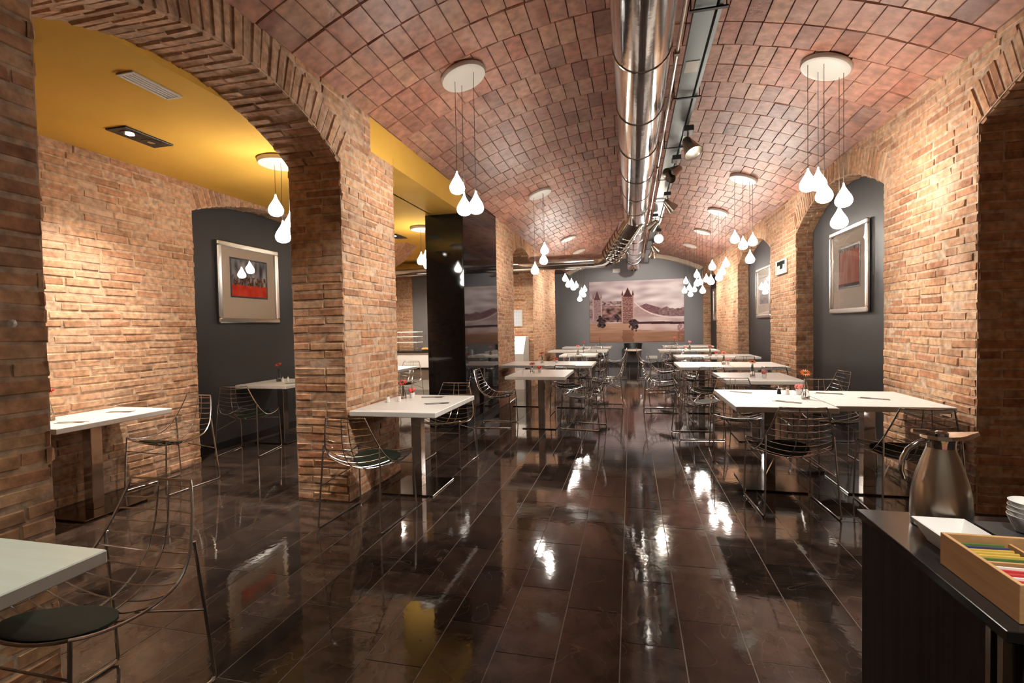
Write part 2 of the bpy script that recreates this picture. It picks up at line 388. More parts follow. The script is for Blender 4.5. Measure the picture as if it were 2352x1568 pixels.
# ------------------------------------------------------------------ right wall with arched niches
RA = [Arch(1.55, 4.215, 2.77, 3.08), Arch(5.56, 8.21, 2.72, 3.09), Arch(9.60, 12.35, 2.72, 3.09), Arch(15.3, 17.93, 2.72, 3.06)]
poly = [(YB, 0)]
for ar in RA: poly += [(ar.y0, 0)] + ar.outline() + [(ar.y1, 0)]
poly += [(YF, 0), (YF, ZS+.06), (YB, ZS+.06)]
mb = MB().prism(poly, XR, XRN+.02, 'x'); mb.box(XRN+.6, XRN+.75, YB, YF, 0, 4.1)
wall_right = structure('wall_right', mb, 'mortar', 'old orange brick wall with arched niches along the right side')
for k, ar in enumerate(RA):
    pm = MB()
    if k == 0: pm.box(XRN+.45, XRN+.55, ar.y0-.2, ar.y1+.02, 0, 3.3); pm.box(XRN+.02, XRN+.5, ar.y1, ar.y1+.1, 0, 3.3); pm.box(XRN+.02, XRN+.5, ar.y0-.1, ar.y0, 0, 3.3)
    else: pm.box(XRN, XRN+.06, ar.y0-.05, ar.y1+.04, 0, 3.2)
    part('niche_panel', pm, 'mortar' if k == 0 else 'charcoal_paint', wall_right)
    if k: part('skirting', MB().box(XRN-.012, XRN, ar.y0, ar.y1, 0, .09), 'black_skirting', wall_right)
part('niche_soffit', MB().box(XRN, XRN+.5, 1.5, 4.25, 3.1, 3.3), 'mortar', wall_right)
WR = Pieces('brick', 'brick_orange')
brick_face(WR, (XR, 0, 0), (0, 1, 0), (-1, 0, 0), 0, 0., ZS+.03, solid_with(YB, YF, RA), 21)
for k, ar in enumerate(RA):
    voussoirs(WR, ar, XR, XRN+(.4 if k == 0 else 0), -1, ZS+.02, 30+k)
    dep = .62 if k == 0 else .23
    brick_face(WR, (XR, ar.y1, 0), (1, 0, 0), (0, -1, 0), dep, 0., ar.zs, None, 40+k)
    brick_face(WR, (XR, ar.y0, 0), (1, 0, 0), (0, 1, 0), dep, 0., ar.zs, None, 50+k)
WR.emit(wall_right, 'brick_courses')

# ------------------------------------------------------------------ left arcade: near pillar, arch, middle pillar, far piers
A1 = Arch(1.48, 3.58, 2.75, 3.055)
def pillar(name, y0, y1, label, mat='brick_orange', x0=XA2, x1=XA, top=2.75, seed=0, faces='hsf', cap=None):
    w = structure(name, MB().box(x0, x1, y0, y1, 0, top if cap is None else cap), 'mortar', label)
    P = Pieces('brick', mat); tp = top if cap is None else cap
    if 'h' in faces: brick_face(P, (x1, y0, 0), (0, 1, 0), (1, 0, 0), y1-y0, 0, tp, None, seed)
    if 's' in faces: brick_face(P, (x0, y0, 0), (1, 0, 0), (0, -1, 0), x1-x0, 0, tp if name != 'wall_pillar_middle' else 2.75, None, seed+1)
    if 'f' in faces: brick_face(P, (x0, y1, 0), (1, 0, 0), (0, 1, 0), x1-x0, 0, tp, None, seed+2)
    if 'a' in faces: brick_face(P, (x0, y0, 0), (0, 1, 0), (-1, 0, 0), y1-y0, 0, tp, None, seed+3)
    return w, P
w, P = pillar('wall_pillar_near', YB, 1.48, 'rough brick pillar close to the camera at the left edge', seed=61, cap=2.75, faces='hfa'); P.emit(w, 'brick_courses')
part('plaster_spot', MB().lathe([(.0, .0), (.012, .002), (.016, .006), (.0, .012)], n=10), 'white_enamel', w).matrix_local = Matrix.Translation((XA+.012, 1.36, 1.45)) @ Matrix.Rotation(math.pi/2, 4, 'Y')
w, P = pillar('wall_pillar_middle', 3.58, 4.5, 'brick pillar standing between the arch and the white table', seed=71, cap=ZC, faces='hsfa'); P.emit(w, 'brick_courses')
# arch body above the pillars
poly = [(YB, 2.75), (A1.y0, 2.75)] + A1.outline() + [(A1.y1, 2.75), (3.60, ZC+.0), (4.08, ZC+.0), (4.08, ZS+.05), (YB, ZS+.05)]
wall_arch = structure('wall_arch', MB().prism(poly, XA2, XA, 'x'), 'mortar', 'segmental brick arch with a ring of wedge bricks over the side aisle')
P = Pieces('brick', 'brick_tan')
def sol(z):
    g = A1.gap(z, .26); out = []
    for a, b2 in (((YB, g[0]), (g[1], 4.08)) if g else ((YB, 4.08),)):
        if b2 > a: out.append((a, b2))
    return [(a, b2) for a, b2 in out if not (z < ZC and a > 3.5)]
brick_face(P, (XA, 0, 0), (0, 1, 0), (1, 0, 0), 0, 2.75, ZS+.03, sol, 81)
voussoirs(P, A1, XA, XA2, 1, ZS+.02, 82)
P.emit(wall_arch, 'brick_courses')
# far piers of the hall
A3 = Arch(9.57, 11.6, 2.85, 3.12)
poly = [(8.32, 0), (A3.y0, 0)] + A3.outline() + [(A3.y1, 0), (15.1, 0), (15.1, ZS+.05), (8.32, ZS+.05)]
w = structure('wall_left_far', MB().prism(poly, XA2, XA, 'x'), 'mortar', 'brick piers and arch at the far left of the hall')
P = Pieces('brick', 'brick_orange')
brick_face(P, (XA, 0, 0), (0, 1, 0), (1, 0, 0), 0, 0, ZS+.03, solid_with(8.32, 15.1, [A3]), 91)
brick_face(P, (XA2, 11.6, 0), (1, 0, 0), (0, -1, 0), XA-XA2, 0, 2.85, None, 92)
brick_face(P, (XA2, 15.1, 0), (1, 0, 0), (0, 1, 0), XA-XA2, 0, ZS, None, 93)
voussoirs(P, A3, XA, XA2, 1, ZS+.02, 94)
P.emit(w, 'brick_courses')
structure('wall_left_recess', MB().box(-2.82, -2.70, 15.0, YF, 0, ZS+.1), 'grey_paint', 'grey painted recess beside the far wall')

# ------------------------------------------------------------------ aisle: left wall, end wall, yellow ceiling and bulkhead
LA = Arch(4.40, 7.05, 2.72, 2.97)
poly = [(YB, 0), (LA.y0, 0)] + LA.outline() + [(LA.y1, 0), (8.5, 0), (8.5, ZC+.02), (YB, ZC+.02)]
wall_left = structure('wall_left', MB().prism(poly, XLN-.02, XL, 'x'), 'mortar', 'pale old brick wall of the side aisle with an arched niche')
part('niche_panel', MB().box(XLN-.08, XLN, LA.y0-.05, LA.y1+.05, 0, 3.05), 'charcoal_paint', wall_left)
part('skirting', MB().box(XLN, XLN+.014, LA.y0, LA.y1, 0, .09), 'black_skirting', wall_left)
part('niche_jamb', MB().box(XLN, XL-.004, LA.y1-.004, LA.y1+.01, 0, 2.72), 'charcoal_paint', wall_left)
WL = Pieces('brick', 'brick_tan')
brick_face(WL, (XL, 0, 0), (0, 1, 0), (1, 0, 0), 0, 0, ZC, solid_with(YB, 8.5, [LA], .2), 101)
voussoirs(WL, LA, XL, XLN, 1, ZC, 102, ring=.2)
brick_face(WL, (XLN, LA.y0, 0), (1, 0, 0), (0, 1, 0), XL-XLN, 0, 2.72, None, 103)
brick_face(WL, (XLN-.02, 8.5, 0), (1, 0, 0), (0, 1, 0), XL-XLN, 0, ZC, None, 104)
WL.emit(wall_left, 'brick_courses')
# wider alcove at the end of the aisle
w = structure('wall_aisle_end', MB().box(-6.6, XA2, 11.6, 11.75, 0, ZC+.1), 'mortar', 'brick end wall of the side aisle behind the buffet')
P = Pieces('brick', 'brick_tan')
brick_face(P, (-6.6, 11.6, 0), (1, 0, 0), (0, -1, 0), 0, 0, ZC, lambda z: ([(0, 1.26), (2.9, 3.88)] if z < 2.75 else [(0, 3.88)]), 111)
P.emit(w, 'brick_courses')
part('painted_panel', MB().box(-5.34, -3.70, 11.585, 11.61, 0, 2.75), 'grey_paint', w)
structure('wall_alcove', MB().box(-6.7, -6.55, 8.4, 11.7, 0, ZC+.1).box(-6.7, XLN, 8.4, 8.5, 0, ZC+.1), 'mortar', 'side wall of the buffet alcove')
# corbel by the yellow ceiling
w = structure('trim_1', MB().prism([(-4.9, ZC), (-4.9, 2.55), (-4.5, 2.60), (-4.28, 2.72), (-4.12, 2.86), (-4.0, ZC)], 8.5, 8.95, 'y'), 'brick_orange', 'brick corbel under the yellow ceiling at the end of the aisle wall')
P = Pieces('brick', 'brick_tan')
brick_face(P, (-4.9, 8.5, 0), (1, 0, 0), (0, -1, 0), 0, 2.58, ZC, lambda z: [(0, .42 + (z-2.58)*1.05)], 121, (.004, .008)); P.emit(w, 'brick_courses')
mb = MB().box(-6.7, XA2+.02, YB, 11.7, ZC, ZC+.1).box(XA2, XA, 4.52, 6.6, ZC, ZC+.08)
structure('ceiling_aisle', mb, 'yellow_paint', 'flat mustard yellow ceiling of the side aisle')
structure('wall_bulkhead', MB().box(XA-.07, XA-.004, 4.083, 6.60, ZC+.002, ZS+.03), 'yellow_paint', 'mustard yellow bulkhead between the vault and the aisle ceiling')
# room ends
structure('wall_far', MB().box(-3.0, 3.3, YF, YF+.15, 0, 4.1), 'grey_paint', 'grey painted wall at the far end behind the bridge mural')
structure('wall_back', MB().box(-6.7, 3.4, YB-.15, YB, 0, 4.1), 'plaster', 'wall behind the camera')
NA = 30
inner = [(VCX + (VR-.13)*math.sin(t), VCZ + (VR-.13)*math.cos(t)) for t in [-half*.97+2*half*.97*i/NA for i in range(NA+1)]]
outer = [(VCX + (VR+.02)*math.sin(t), VCZ + (VR+.02)*math.cos(t)) for t in [half-2*half*i/NA for i in range(NA+1)]]
structure('trim_2', MB().prism(inner+outer, 17.72, 18.0, 'y'), 'plaster', 'pale plaster arch band where the vault meets the far wall')
structure('baseboard_far', MB().box(-2.7, XR, YF-.015, YF, 0, .1), 'black_skirting', 'black skirting under the far wall')

# glossy black column
t = thing('column', 'tall glossy black clad column between the yellow aisle and the far tables', 'column', (-2.525, 7.45, 0))
part('front_panel', MB().box(-.285, .255, -.87, -.85, .0, ZC, .002), 'black_gloss', t)
part('side_panel', MB().box(.255, .275, -.87, .87, .0, ZS+.03, .002), 'black_gloss', t)
part('core', MB().box(-.285, .255, -.85, .87, 0, ZC), 'black_skirting', t)
part('skirting', MB().box(.2751, .283, -.87, .87, 0, .08), 'black_skirting', t)

# ------------------------------------------------------------------ painted prints
def print_mesh(name, w, h, nx, ny, fn):
    """flat print in the local x-z plane, coloured per vertex"""
    v = [(w*(i/nx-.5), 0, h*(j/ny)) for j in range(ny+1) for i in range(nx+1)]
    f = [(j*(nx+1)+i, j*(nx+1)+i+1, (j+1)*(nx+1)+i+1, (j+1)*(nx+1)+i) for j in range(ny) for i in range(nx)]
    me = bpy.data.meshes.new(name); me.from_pydata(v, [], f)
    ca = me.color_attributes.new('Col', 'FLOAT_COLOR', 'POINT'); buf = []
    for j in range(ny+1):
        for i in range(nx+1):
            c = fn(i/nx, j/ny); buf += [c[0], c[1], c[2], 1.]
    ca.data.foreach_set('color', buf); me.materials.append(MATS['paint_print']); return me
def mixc(a, b2, t): t = max(0., min(1., t)); return tuple(x+(y-x)*t for x, y in zip(a, b2))
def nz(x, y, z=0.): return noise.noise(Vector((x, y, z)))
def mural(u, v):
    n = nz(u*6, v*14, 1); n2 = nz(u*40, v*40, 2)
    c = mixc((.36, .27, .29), (.80, .73, .72), .32 + .5*n + .6*u - .2*(1-v))                # sky
    sky_h = .54 + .03*nz(u*25, 0, 3) + .04*nz(u*8, 0, 7)                                      # skyline
    if .40 < v < sky_h: c = mixc((.22, .13, .14), (.42, .31, .30), .5+.7*n2)
    if .42 < v < .62 - .5*abs(u-.61) and .48 < u < .74: c = mixc((.19, .10, .115), (.36, .23, .23), .5+.8*n2)
    if u > .47:                                                                               # chains and approach
        ch = .36 + .34*math.exp(-(u-.46)*6)
        if .34 < v < ch: c = mixc(c, (.58, .45, .43), .65)
        if abs(v-ch) < .011: c = (.72, .62, .58)
    if u < .36 and .60 < v < .67: c = mixc((.17, .10, .11), (.52, .42, .40), .5+n2)
    if .14 < u < .40 and .33 < v < .60: c = mixc((.09, .05, .05), (.46, .31, .28), .5+.95*nz(u*22, v*22, 4))
    def tower(cx, hw, top, bot, a, bb):
        nonlocal c
        if bot < v < top and abs(u-cx) < hw:
            st = .5 + .9*nz(u*60, v*55, 9); c = mixc(a, bb, st)
            if (v*30) % 1 < .22: c = mixc(c, a, .7)
            if abs(abs(u-cx)-hw) < .012: c = mixc(bb, (.6, .48, .44), .4)
        for sx in (-1, 1):
            if top <= v < top+.09 and abs(u-cx-sx*hw*.85) < hw*.2*(1-(v-top)/.09): c = a
        if top-.02 <= v < top+.13 and abs(u-cx) < hw*.72*(1-(v-top+.02)/.15): c = mixc(a, (.10, .05, .05), .6)
    tower(.085, .05, .72, .36, (.30, .20, .20), (.46, .35, .34)); tower(.415, .066, .76, .20, (.20, .10, .095), (.50, .33, .29))
    bank = .30 - .06*(u-.45) + .015*nz(u*7, 0, 8)
    if v < bank: c = mixc((.40, .24, .17), (.58, .40, .31), .5 + .6*nz(u*5, v*30, 6))
    if bank-.10 < v < bank and u > .5: c = mixc((.56, .41, .39), (.70, .57, .54), .5+n)
    if abs(v-bank-.015-(u-.5)*.03) < .02 and u > .5: c = (.12, .06, .065)
    if u > .93 and v < .25 + (u-.93)*1.5 and n2 > -.2: c = mixc(c, (.30, .12, .13), .6)
    for cx, cv, hw in ((.13, .33, .05), (.475, .29, .05), (.30, .40, .03)):
        if ((u-cx)/hw)**2 + ((v-cv)/(hw*2.1))**2 < 1 + 1.1*nz(u*30, v*20, 17): c = mixc((.035, .03, .035), (.20, .14, .14), .4+.8*n2)
    if v < .16: c = mixc(c, (.34, .19, .12), .5)
    if abs(u-.415+.02*nz(v*20, 0, 4)) < .06 and v < .20: c = mixc(c, (.22, .11, .07), .5)
    return tuple(x**1.3*.92 for x in c)
def poppies(u, v):
    n = nz(u*7, v*7, 11); g = mixc((.06, .06, .08), (.42, .42, .44), .5 + .9*nz(u*9, v*3, 12))
    red = .30 + .06*nz(u*14, 0, 13)
    if v < red: return mixc((.62, .045, .025), (.75, .09, .05), .5+n)
    if v < red+.25 and nz(u*18, v*7, 14) > -.02: return mixc((.045, .05, .03), (.30, .10, .06), .5+nz(u*30, v*20, 15))
    return g
def red_abstract(u, v):
    s = nz(u*16, v*1.6, 21); c = mixc((.40, .13, .09), (.62, .36, .30), .5+.8*s)
    c = mixc(c, (.36, .16, .08), max(0, .55-v)); c = mixc(c, (.55, .07, .05), max(0, min(1, (u-.55)*2.2))*(.5+s))
    if v > .9 + .05*nz(u*12, 0, 22): c = mixc((.10, .05, .05), (.55, .50, .46), .5+nz(u*25, v*10, 23))
    if v < .08: c = (.10, .05, .04)
    return c
def grey_view(u, v):
    c = mixc((.20, .18, .17), (.62, .60, .57), v + .3*nz(u*5, v*6, 31))
    if v < .35: c = mixc((.04, .04, .04), (.22, .2, .19), .5+nz(u*12, v*8, 32))
    return c
def sign_print(u, v):
    c = (.55, .57, .55)
    if v > .70: c = (.02, .02, .015)
    if abs(u-.46-.06*nz(v*6, 0, 3)) < .16 and v > .36: c = (.015, .02, .02)
    if v > .3 and u > .80: c = (.12, .12, .11)
    return c
def notice(u, v):
    c = (.60, .66, .72)
    if (u*4) % 1 < .1 or (v*9) % 1 < .14: c = (.45, .52, .60)
    if v > .9: c = (.5, .6, .7)
    return c
t = thing('wall_mural', 'sepia mural of a twin towered bridge on the grey far wall', 'mural', (.17, 17.985, .81))
link('print', print_mesh('print', 3.22, 2.16, 240, 160, mural), t)
part('panel_edge', MB().box(-1.615, 1.615, .004, .014, -.005, 2.165), 'black_frame', t)
def framed(name, label, loc, rz, w, h, pw, ph, pz, fn, glass=True, fw=.06, pframe=.02, ox=0.):
    """picture in the local x-z plane facing local -y, its back at y=0"""
    t = thing(name, label, 'picture', loc, rz)
    for nm, (x0, x1, z0, z1) in (('frame_rail', (-w/2, w/2, 0, fw)), ('frame_rail', (-w/2, w/2, h-fw, h)), ('frame_stile', (-w/2, -w/2+fw, fw, h-fw)), ('frame_stile', (w/2-fw, w/2, fw, h-fw))):
        o = part(nm, MB().box(x0, x1, -.042, 0, z0, z1, .012), 'silver_frame', t)
    part('mat_board', MB().box(-w/2+fw*.9, w/2-fw*.9, -.012, -.002, fw*.9, h-fw*.9), 'mat_board', t)
    part('inner_frame', MB().box(ox-pw/2-pframe, ox+pw/2+pframe, -.0155, -.012, pz-pframe, pz+ph+pframe), 'black_frame', t)
    o = link('print', print_mesh('print', pw, ph, 60, 60, fn), t, (ox, -.0165, pz))
    if glass: part('glass', MB().box(-w/2+fw*.9, w/2-fw*.9, -.023, -.020, fw*.9, h-fw*.9), 'picture_glass', t)
    return t
framed('framed_picture', 'silver framed print of red poppies hanging in the dark niche of the side aisle', (XLN+.003, 5.49, 1.52), math.pi/2, 1.05, 1.0, .60, .46, .34, poppies)
framed('framed_picture', 'large silver framed red abstract print in the nearer dark niche on the right', (XRN-.003, 6.93, 1.50), -math.pi/2, 1.10, 1.06, .58, .48, .33, red_abstract)
framed('framed_picture', 'silver framed grey landscape print in the second dark niche on the right', (XRN-.003, 10.95, 1.50), -math.pi/2, 1.10, 1.02, .62, .50, .30, grey_view)
framed('framed_picture', 'silver framed print in the last niche beside the far wall', (XRN-.003, 16.7, 1.50), -math.pi/2, 1.10, 1.02, .62, .50, .30, grey_view)
t = thing('wall_sign', 'small cream framed sign with a dark figure on the brick pier', 'sign', (XR-.012, 8.85, 2.18), -math.pi/2)
for (x0, x1, z0, z1) in ((-.27, .27, 0, .02), (-.27, .27, .205, .225), (-.27, -.245, .02, .205), (.245, .27, .02, .205)): part('frame_rail', MB().box(x0, x1, -.03, 0, z0, z1, .004), 'white_enamel', t)
link('print', print_mesh('print', .49, .185, 40, 24, sign_print), t, (0, -.012, .02)); part('backing', MB().box(-.25, .25, -.010, 0, .015, .21), 'white_enamel', t)
t = thing('notice_board', 'pale blue printed notice in a frame on the aisle end wall', 'notice', (-2.66, 11.58, 1.42), 0)
part('frame', MB().box(-.15, .15, -.02, 0, 0, .40, .006), 'white_enamel', t); link('print', print_mesh('print', .24, .34, 30, 40, notice), t, (0, -.022, .03))
t = thing('wall_unit', 'small white box high on the far wall above the mural', 'wall box', (-.48, YF, 3.27)); part('housing', MB().box(-.13, .13, -.06, 0, 0, .13, .012), 'white_enamel', t); part('lens', MB().box(-.10, .10, -.066, -.058, .02, .07, .004), 'grey_panel', t)
t = thing('socket_strip', 'white socket strip low on the far wall under the mural', 'socket', (.69, YF, .22)); part('plate', MB().box(-.19, .19, -.02, 0, 0, .10, .006), 'white_enamel', t)
for k in range(4): part('socket', MB().lathe([(.026, 0), (.026, .004), (.02, .005), (.02, .001), (0, .001)], n=12), 'grey_panel', t).matrix_local = Matrix.Translation((-.13+.087*k, -.02, .05)) @ Matrix.Rotation(math.pi/2, 4, 'X')

# ------------------------------------------------------------------ air duct, conduit, cable tray, spots
DX, DZ, DR = .106, 3.5, .216
duct = thing('air_duct', 'shiny round steel ventilation duct hanging under the vault', 'air duct', (DX, 4, DZ))
def cyl(y0, y1, r, n=36): return MB().tube([(0, y0-4, 0), (0, y1-4, 0)], r, n)
ys = [-1.55, -.1, .9, 1.9, 2.9, 3.9, 4.9, 5.9, 6.9, 7.9, 8.9, 9.9, 10.9, 11.9, 12.9, 13.9, 14.9, 15.9]
for a, b2 in zip(ys, ys[1:]):
    part('duct_section', cyl(a+.004, b2-.004, DR), 'duct_steel', duct, True)
    part('seam_ring', MB().tube([(DR*1.012*math.cos(k*math.tau/36), b2-4, DR*1.012*math.sin(k*math.tau/36)) for k in range(36)], .006, 6, True), 'duct_steel', duct, True)
prof = []
elb = [(0, 11.9 + .45*math.sin(k*math.pi/20), -.45*(1-math.cos(k*math.pi/20))) for k in range(11)]
for k in range(9): part('flex_ring', MB().tube([(DR*1.02*math.cos(a*math.tau/28), 12.0+k*.11-.06, DR*1.02*math.sin(a*math.tau/28)) for a in range(28)], .02, 6, True), 'duct_steel', duct, True)
part('duct_outlet', MB().tube([(0, 11.9, 0), (0, 12.4, -.06), (0, 12.6, -.2)], [DR, DR, DR*.95], 28, caps=False), 'duct_steel', duct, True)
BR, BZ, BY = .162, 2.82, 11.0
wye = [(0, 9.9-4, -.05), (-.18, 10.25-4, -.25), (-.50, 10.82-4, BZ-DZ+.08), (-.64, BY-4-.05, BZ-DZ+.015), (-.85, BY-4, BZ-DZ)]
part('branch_pipe', MB().tube(wye, [.20, .20, .19, .172, BR], 28), 'duct_steel', duct, True)
for k in range(7):
    a = Vector(wye[1]).lerp(Vector(wye[2]), k/6); d = (Vector(wye[2])-Vector(wye[1])).normalized(); s_ = d.orthogonal().normalized(); u_ = d.cross(s_)
    part('flex_ring', MB().tube([a+(s_*math.cos(j*math.tau/24)+u_*math.sin(j*math.tau/24))*.203 for j in range(24)], .014, 6, True), 'duct_steel', duct, True)
for a, b2 in ((-.85, -2.0), (-2.0, -3.3), (-3.3, -4.7), (-4.7, -6.4)):
    part('branch_section', MB().tube([(a-.003, BY-4, BZ-DZ), (b2+.003, BY-4, BZ-DZ)], BR, 28), 'duct_steel', duct, True)
    part('seam_ring', MB().tube([(b2, BY-4+BR*1.02*math.cos(k*math.tau/28), BZ-DZ+BR*1.02*math.sin(k*math.tau/28)) for k in range(28)], .006, 6, True), 'duct_steel', duct, True)
for yy in (1.4, 3.9, 6.4, 8.9, 11.4):
    part('hanger_rod', MB().tube([(0, yy-4, DR), (0, yy-4, vault_z(DX)-DZ)], .006), 'dark_metal', duct)
t = thing('conduit', 'thin conduit pipe running beside the steel duct', 'pipe', (.362, 4, 3.45))
part('pipe', MB().tube([(0, -5.5, 0), (0, 12, 0)], .013, 8), 'brushed_steel', t, True)
for yy in (1.2, 4.0, 6.8, 9.6, 12.4): part('clip', MB().box(-.02, .02, yy-4-.015, yy-4+.015, -.02, .02, 0), 'brushed_steel', t)
tray = thing('cable_tray', 'grey galvanised cable tray hung on rods beside the duct', 'cable tray', (.505, 4, 3.46))
part('tray_bottom', MB().box(-.07, .05, -5.5, 13, 0, .006), 'galvanised', tray)
part('tray_side', MB().box(-.076, -.07, -5.5, 13, 0, .05), 'galvanised', tray); part('tray_side', MB().box(.05, .056, -5.5, 13, 0, .05), 'galvanised', tray)
part('rail', MB().box(.072, .098, -5.5, 13, -.01, .03), 'galvanised', tray)
part('cable', MB().tube([(.063, -5.5, .01), (.065, 3, .012), (.063, 13, .01)], .007, 6), 'cord_black', tray)
part('tape_label', MB().box(-.06, .045, .18, .36, -.003, -.0005), 'white_enamel', tray)
for yy in (.9, 2.2, 3.5, 4.8, 6.1, 7.4, 8.7, 10.0, 11.3, 12.6, 14.0):
    part('bracket', MB().box(-.11, .13, yy-4-.012, yy-4+.012, -.022, -.011), 'dark_metal', tray)
    for sx in (-.10, .12): part('hanger_rod', MB().tube([(sx, yy-4, -.02), (sx, yy-4, vault_z(.505+sx)-3.46)], .004, 6), 'dark_metal', tray)
def spot(loc, aim, label, watts=SPOT_W, lit=True, ang=75, col=(1, .86, .70)):
    t = thing('track_spotlight', label, 'spotlight', loc, 0, 'spotlights on the cable tray')
    d = (Vector(aim)-Vector(loc)).normalized(); qd = d.to_track_quat('-Z', 'Y').to_matrix().to_4x4()
    part('stem', MB().tube([(0, 0, .165), (0, 0, .02)], .01, 8), 'brushed_steel', t)
    part('gear_box', MB().box(-.05, .05, -.08, .08, .11, .165, .006), 'dark_metal', t)
    s = part('shade', MB().lathe([(.030, .07), (.045, .05), (.075, -.06), (.10, -.13), (.094, -.13), (.07, -.06), (.04, .045), (.0, .05)], n=20), 'brushed_steel', t, True); s.matrix_local = qd
    bq = link('bulb', MB().lathe([(0, -.07), (.03, -.06), (.035, -.03), (.02, .0), (0, .01)], n=14).mesh('bulb', 'bulb_glow' if lit else 'white_enamel', True), s)
    if lit:
        ld = bpy.data.lights.new('spot_beam', 'SPOT'); ld.energy = watts; ld.spot_size = math.radians(ang); ld.spot_blend = .6; ld.color = col; ld.shadow_soft_size = .06
        lo = bpy.data.objects.new('spot_beam', ld); COL.objects.link(lo); lo.parent = s; lo.location = (0, 0, -.10)
    return t
spot((.60, 5.5, 3.27), (1.65, 4.6, .75), 'cone spotlight on the tray nearest the camera in view', SPOT_W*2.2, ang=70, col=(1, .91, .80))
spot((.56, 6.4, 3.27), (-2.2, 4.6, 1.1), 'second cone spotlight on the cable tray, unlit', lit=False)
spot((.57, 8.1, 3.27), (2.4, 8.9, 1.4), 'third cone spotlight on the cable tray')
spot((.60, 11.1, 3.27), (.3, 6.5, 1.0), 'far bright spotlight under the cable tray facing the camera', SPOT_W*1.0)
spot((.58, 13.6, 3.27), (.2, 17.9, 1.9), 'added spotlight farthest under the cable tray, brightening the mural', SPOT_W*4, ang=60, col=(1, .93, .86))  # extra lamp, added to light the mural
spot((.56, 12.5, 3.27), (2.4, 14.2, 1.5), 'added spotlight brightening the far right brick pier', SPOT_W*2, ang=80)  # added to lift the far right brickwork, no known fitting
spot((.46, 9.6, 3.27), (-2.2, 12.6, 1.5), 'added spotlight brightening the far left brick pier', SPOT_W*2, ang=75)  # likewise an added lamp, for the far left brickwork
spot((.50, 2.3, 3.27), (-1.9, 4.15, .7), 'spotlight above the camera aimed at the pillar table', SPOT_W*2.6, ang=52, col=(1, .92, .82))
spot((-1.5, .62, vault_z(-1.5)-.165), (-1.75, .66, .75), 'added unseen spotlight under the vault brightening the foreground table', SPOT_W*.9, ang=42, col=(.90, 1, .80))  # out of view, added to light the foreground tabletop
spot((.54, .4, 3.27), (.95, 1.25, .85), 'added unseen spotlight above the camera brightening the sideboard', SPOT_W*2.0, ang=42, col=(1, .94, .85))  # out of view, added to light the things on the sideboard

# ------------------------------------------------------------------ pendant lamps with glass drops
DROP = MB().lathe([(.0, .142), (.005, .134), (.010, .112), (.022, .086), (.040, .056), (.057, .028), (.066, .004), (.068, -.012), (.063, -.034), (.049, -.052), (.028, -.062), (.0, -.066)], n=14).mesh('drop', 'drop_glow', True)
CAP = MB().lathe([(.0, .147), (.007, .143), (.008, .134), (.0, .132)], n=8).mesh('cap', 'white_enamel', True)
CANOPY = MB().lathe([(0, -.022), (.15, -.022), (.17, -.026), (.195, -.022), (.203, -.008), (.203, .012), (0, .012)], n=32).mesh('canopy', 'white_enamel', True)
def pendant(label, x, y, zc, drops, tilt=0., group='drop pendant lamps'):
    t = thing('pendant_lamp', label, 'pendant lamp', (x, y, zc), 0, group)
    c = link('canopy', CANOPY, t, (0, 0, -.016)); c.rotation_euler = (0, tilt, 0)
    for dx, dy, z in drops:
        part('cord', MB().tube([(dx, dy, -.03 - dx*math.tan(tilt)), (dx, dy, z-zc+.140)], .0022, 5), 'cord_black', t)
        d = link('drop', DROP, t, (dx, dy, z-zc)); link('cap', CAP, d)
    return t
def vlamp(label, x, y, drops, n=5):
    pendant(label, x, y, vault_z(x)-.005, drops, math.asin((x-VCX)/VR))
vlamp('pendant lamp with five glowing glass drops over the front joined tables on the right', 1.664, 4.875, [(-.148, -.02, 2.60), (-.042, .06, 2.62), (-.042, -.08, 2.48), (.136, 0, 2.45), (.130, .08, 2.28)])
vlamp('pendant lamp with three glowing glass drops over the table by the brick pillar', -1.418, 4.246, [(-.072, -.02, 2.66), (-.043, .08, 2.49), (.103, -.03, 2.47)])
vlamp('pendant lamp with three glowing drops left of the duct, second from the camera', -1.451, 8.231, [(.057, .03, 2.68), (.053, -.05, 2.50), (-.105, 0, 2.35)])
vlamp('pendant lamp of four drops above the far left tables, third from the camera', -1.507, 12.517, [(-.093, 0, 2.60), (.058, .06, 2.47), (.12, -.05, 2.37), (.0, -.11, 2.44)])
vlamp('pendant lamp of five drops at the far left end before the mural', -1.465, 14.793, [(-.10, 0, 2.60), (.05, .06, 2.40), (.12, -.05, 2.32), (.0, .0, 2.2), (.14, .09, 2.48)])
vlamp('pendant lamp with four glowing drops over the second right hand table', 1.687, 8.242, [(-.122, 0, 2.69), (-.018, -.06, 2.58), (.136, .03, 2.64), (.085, -.02, 2.37)])
vlamp('pendant lamp of five drops third along the right hand tables', 1.686, 10.492, [(-.112, 0, 2.52), (.08, .05, 2.42), (.0, -.07, 2.30), (-.13, .06, 2.24), (.13, -.06, 2.56)])
vlamp('pendant lamp of five drops fourth along the right hand tables', 1.677, 12.633, [(-.13, .0, 2.57), (-.05, .05, 2.40), (.08, -.04, 2.45), (.0, .0, 2.19), (-.14, -.08, 2.36)])
vlamp('pendant lamp of five drops farthest along the right hand tables', 1.641, 14.808, [(-.12, 0, 2.60), (-.02, .06, 2.42), (.10, -.05, 2.36), (.0, .0, 2.24), (-.15, .08, 2.34)])
pendant('pendant lamp hanging from the yellow ceiling half behind the brick pillar', -3.161, 4.055, ZC-.004, [(-.069, 0, 2.55), (.057, .03, 2.39), (.030, -.04, 2.29)])
pendant('pendant lamp hanging from the yellow ceiling in front of the buffet', -3.162, 7.324, ZC-.004, [(-.043, 0, 2.48), (.010, .05, 2.51), (.09, -.05, 2.40)])

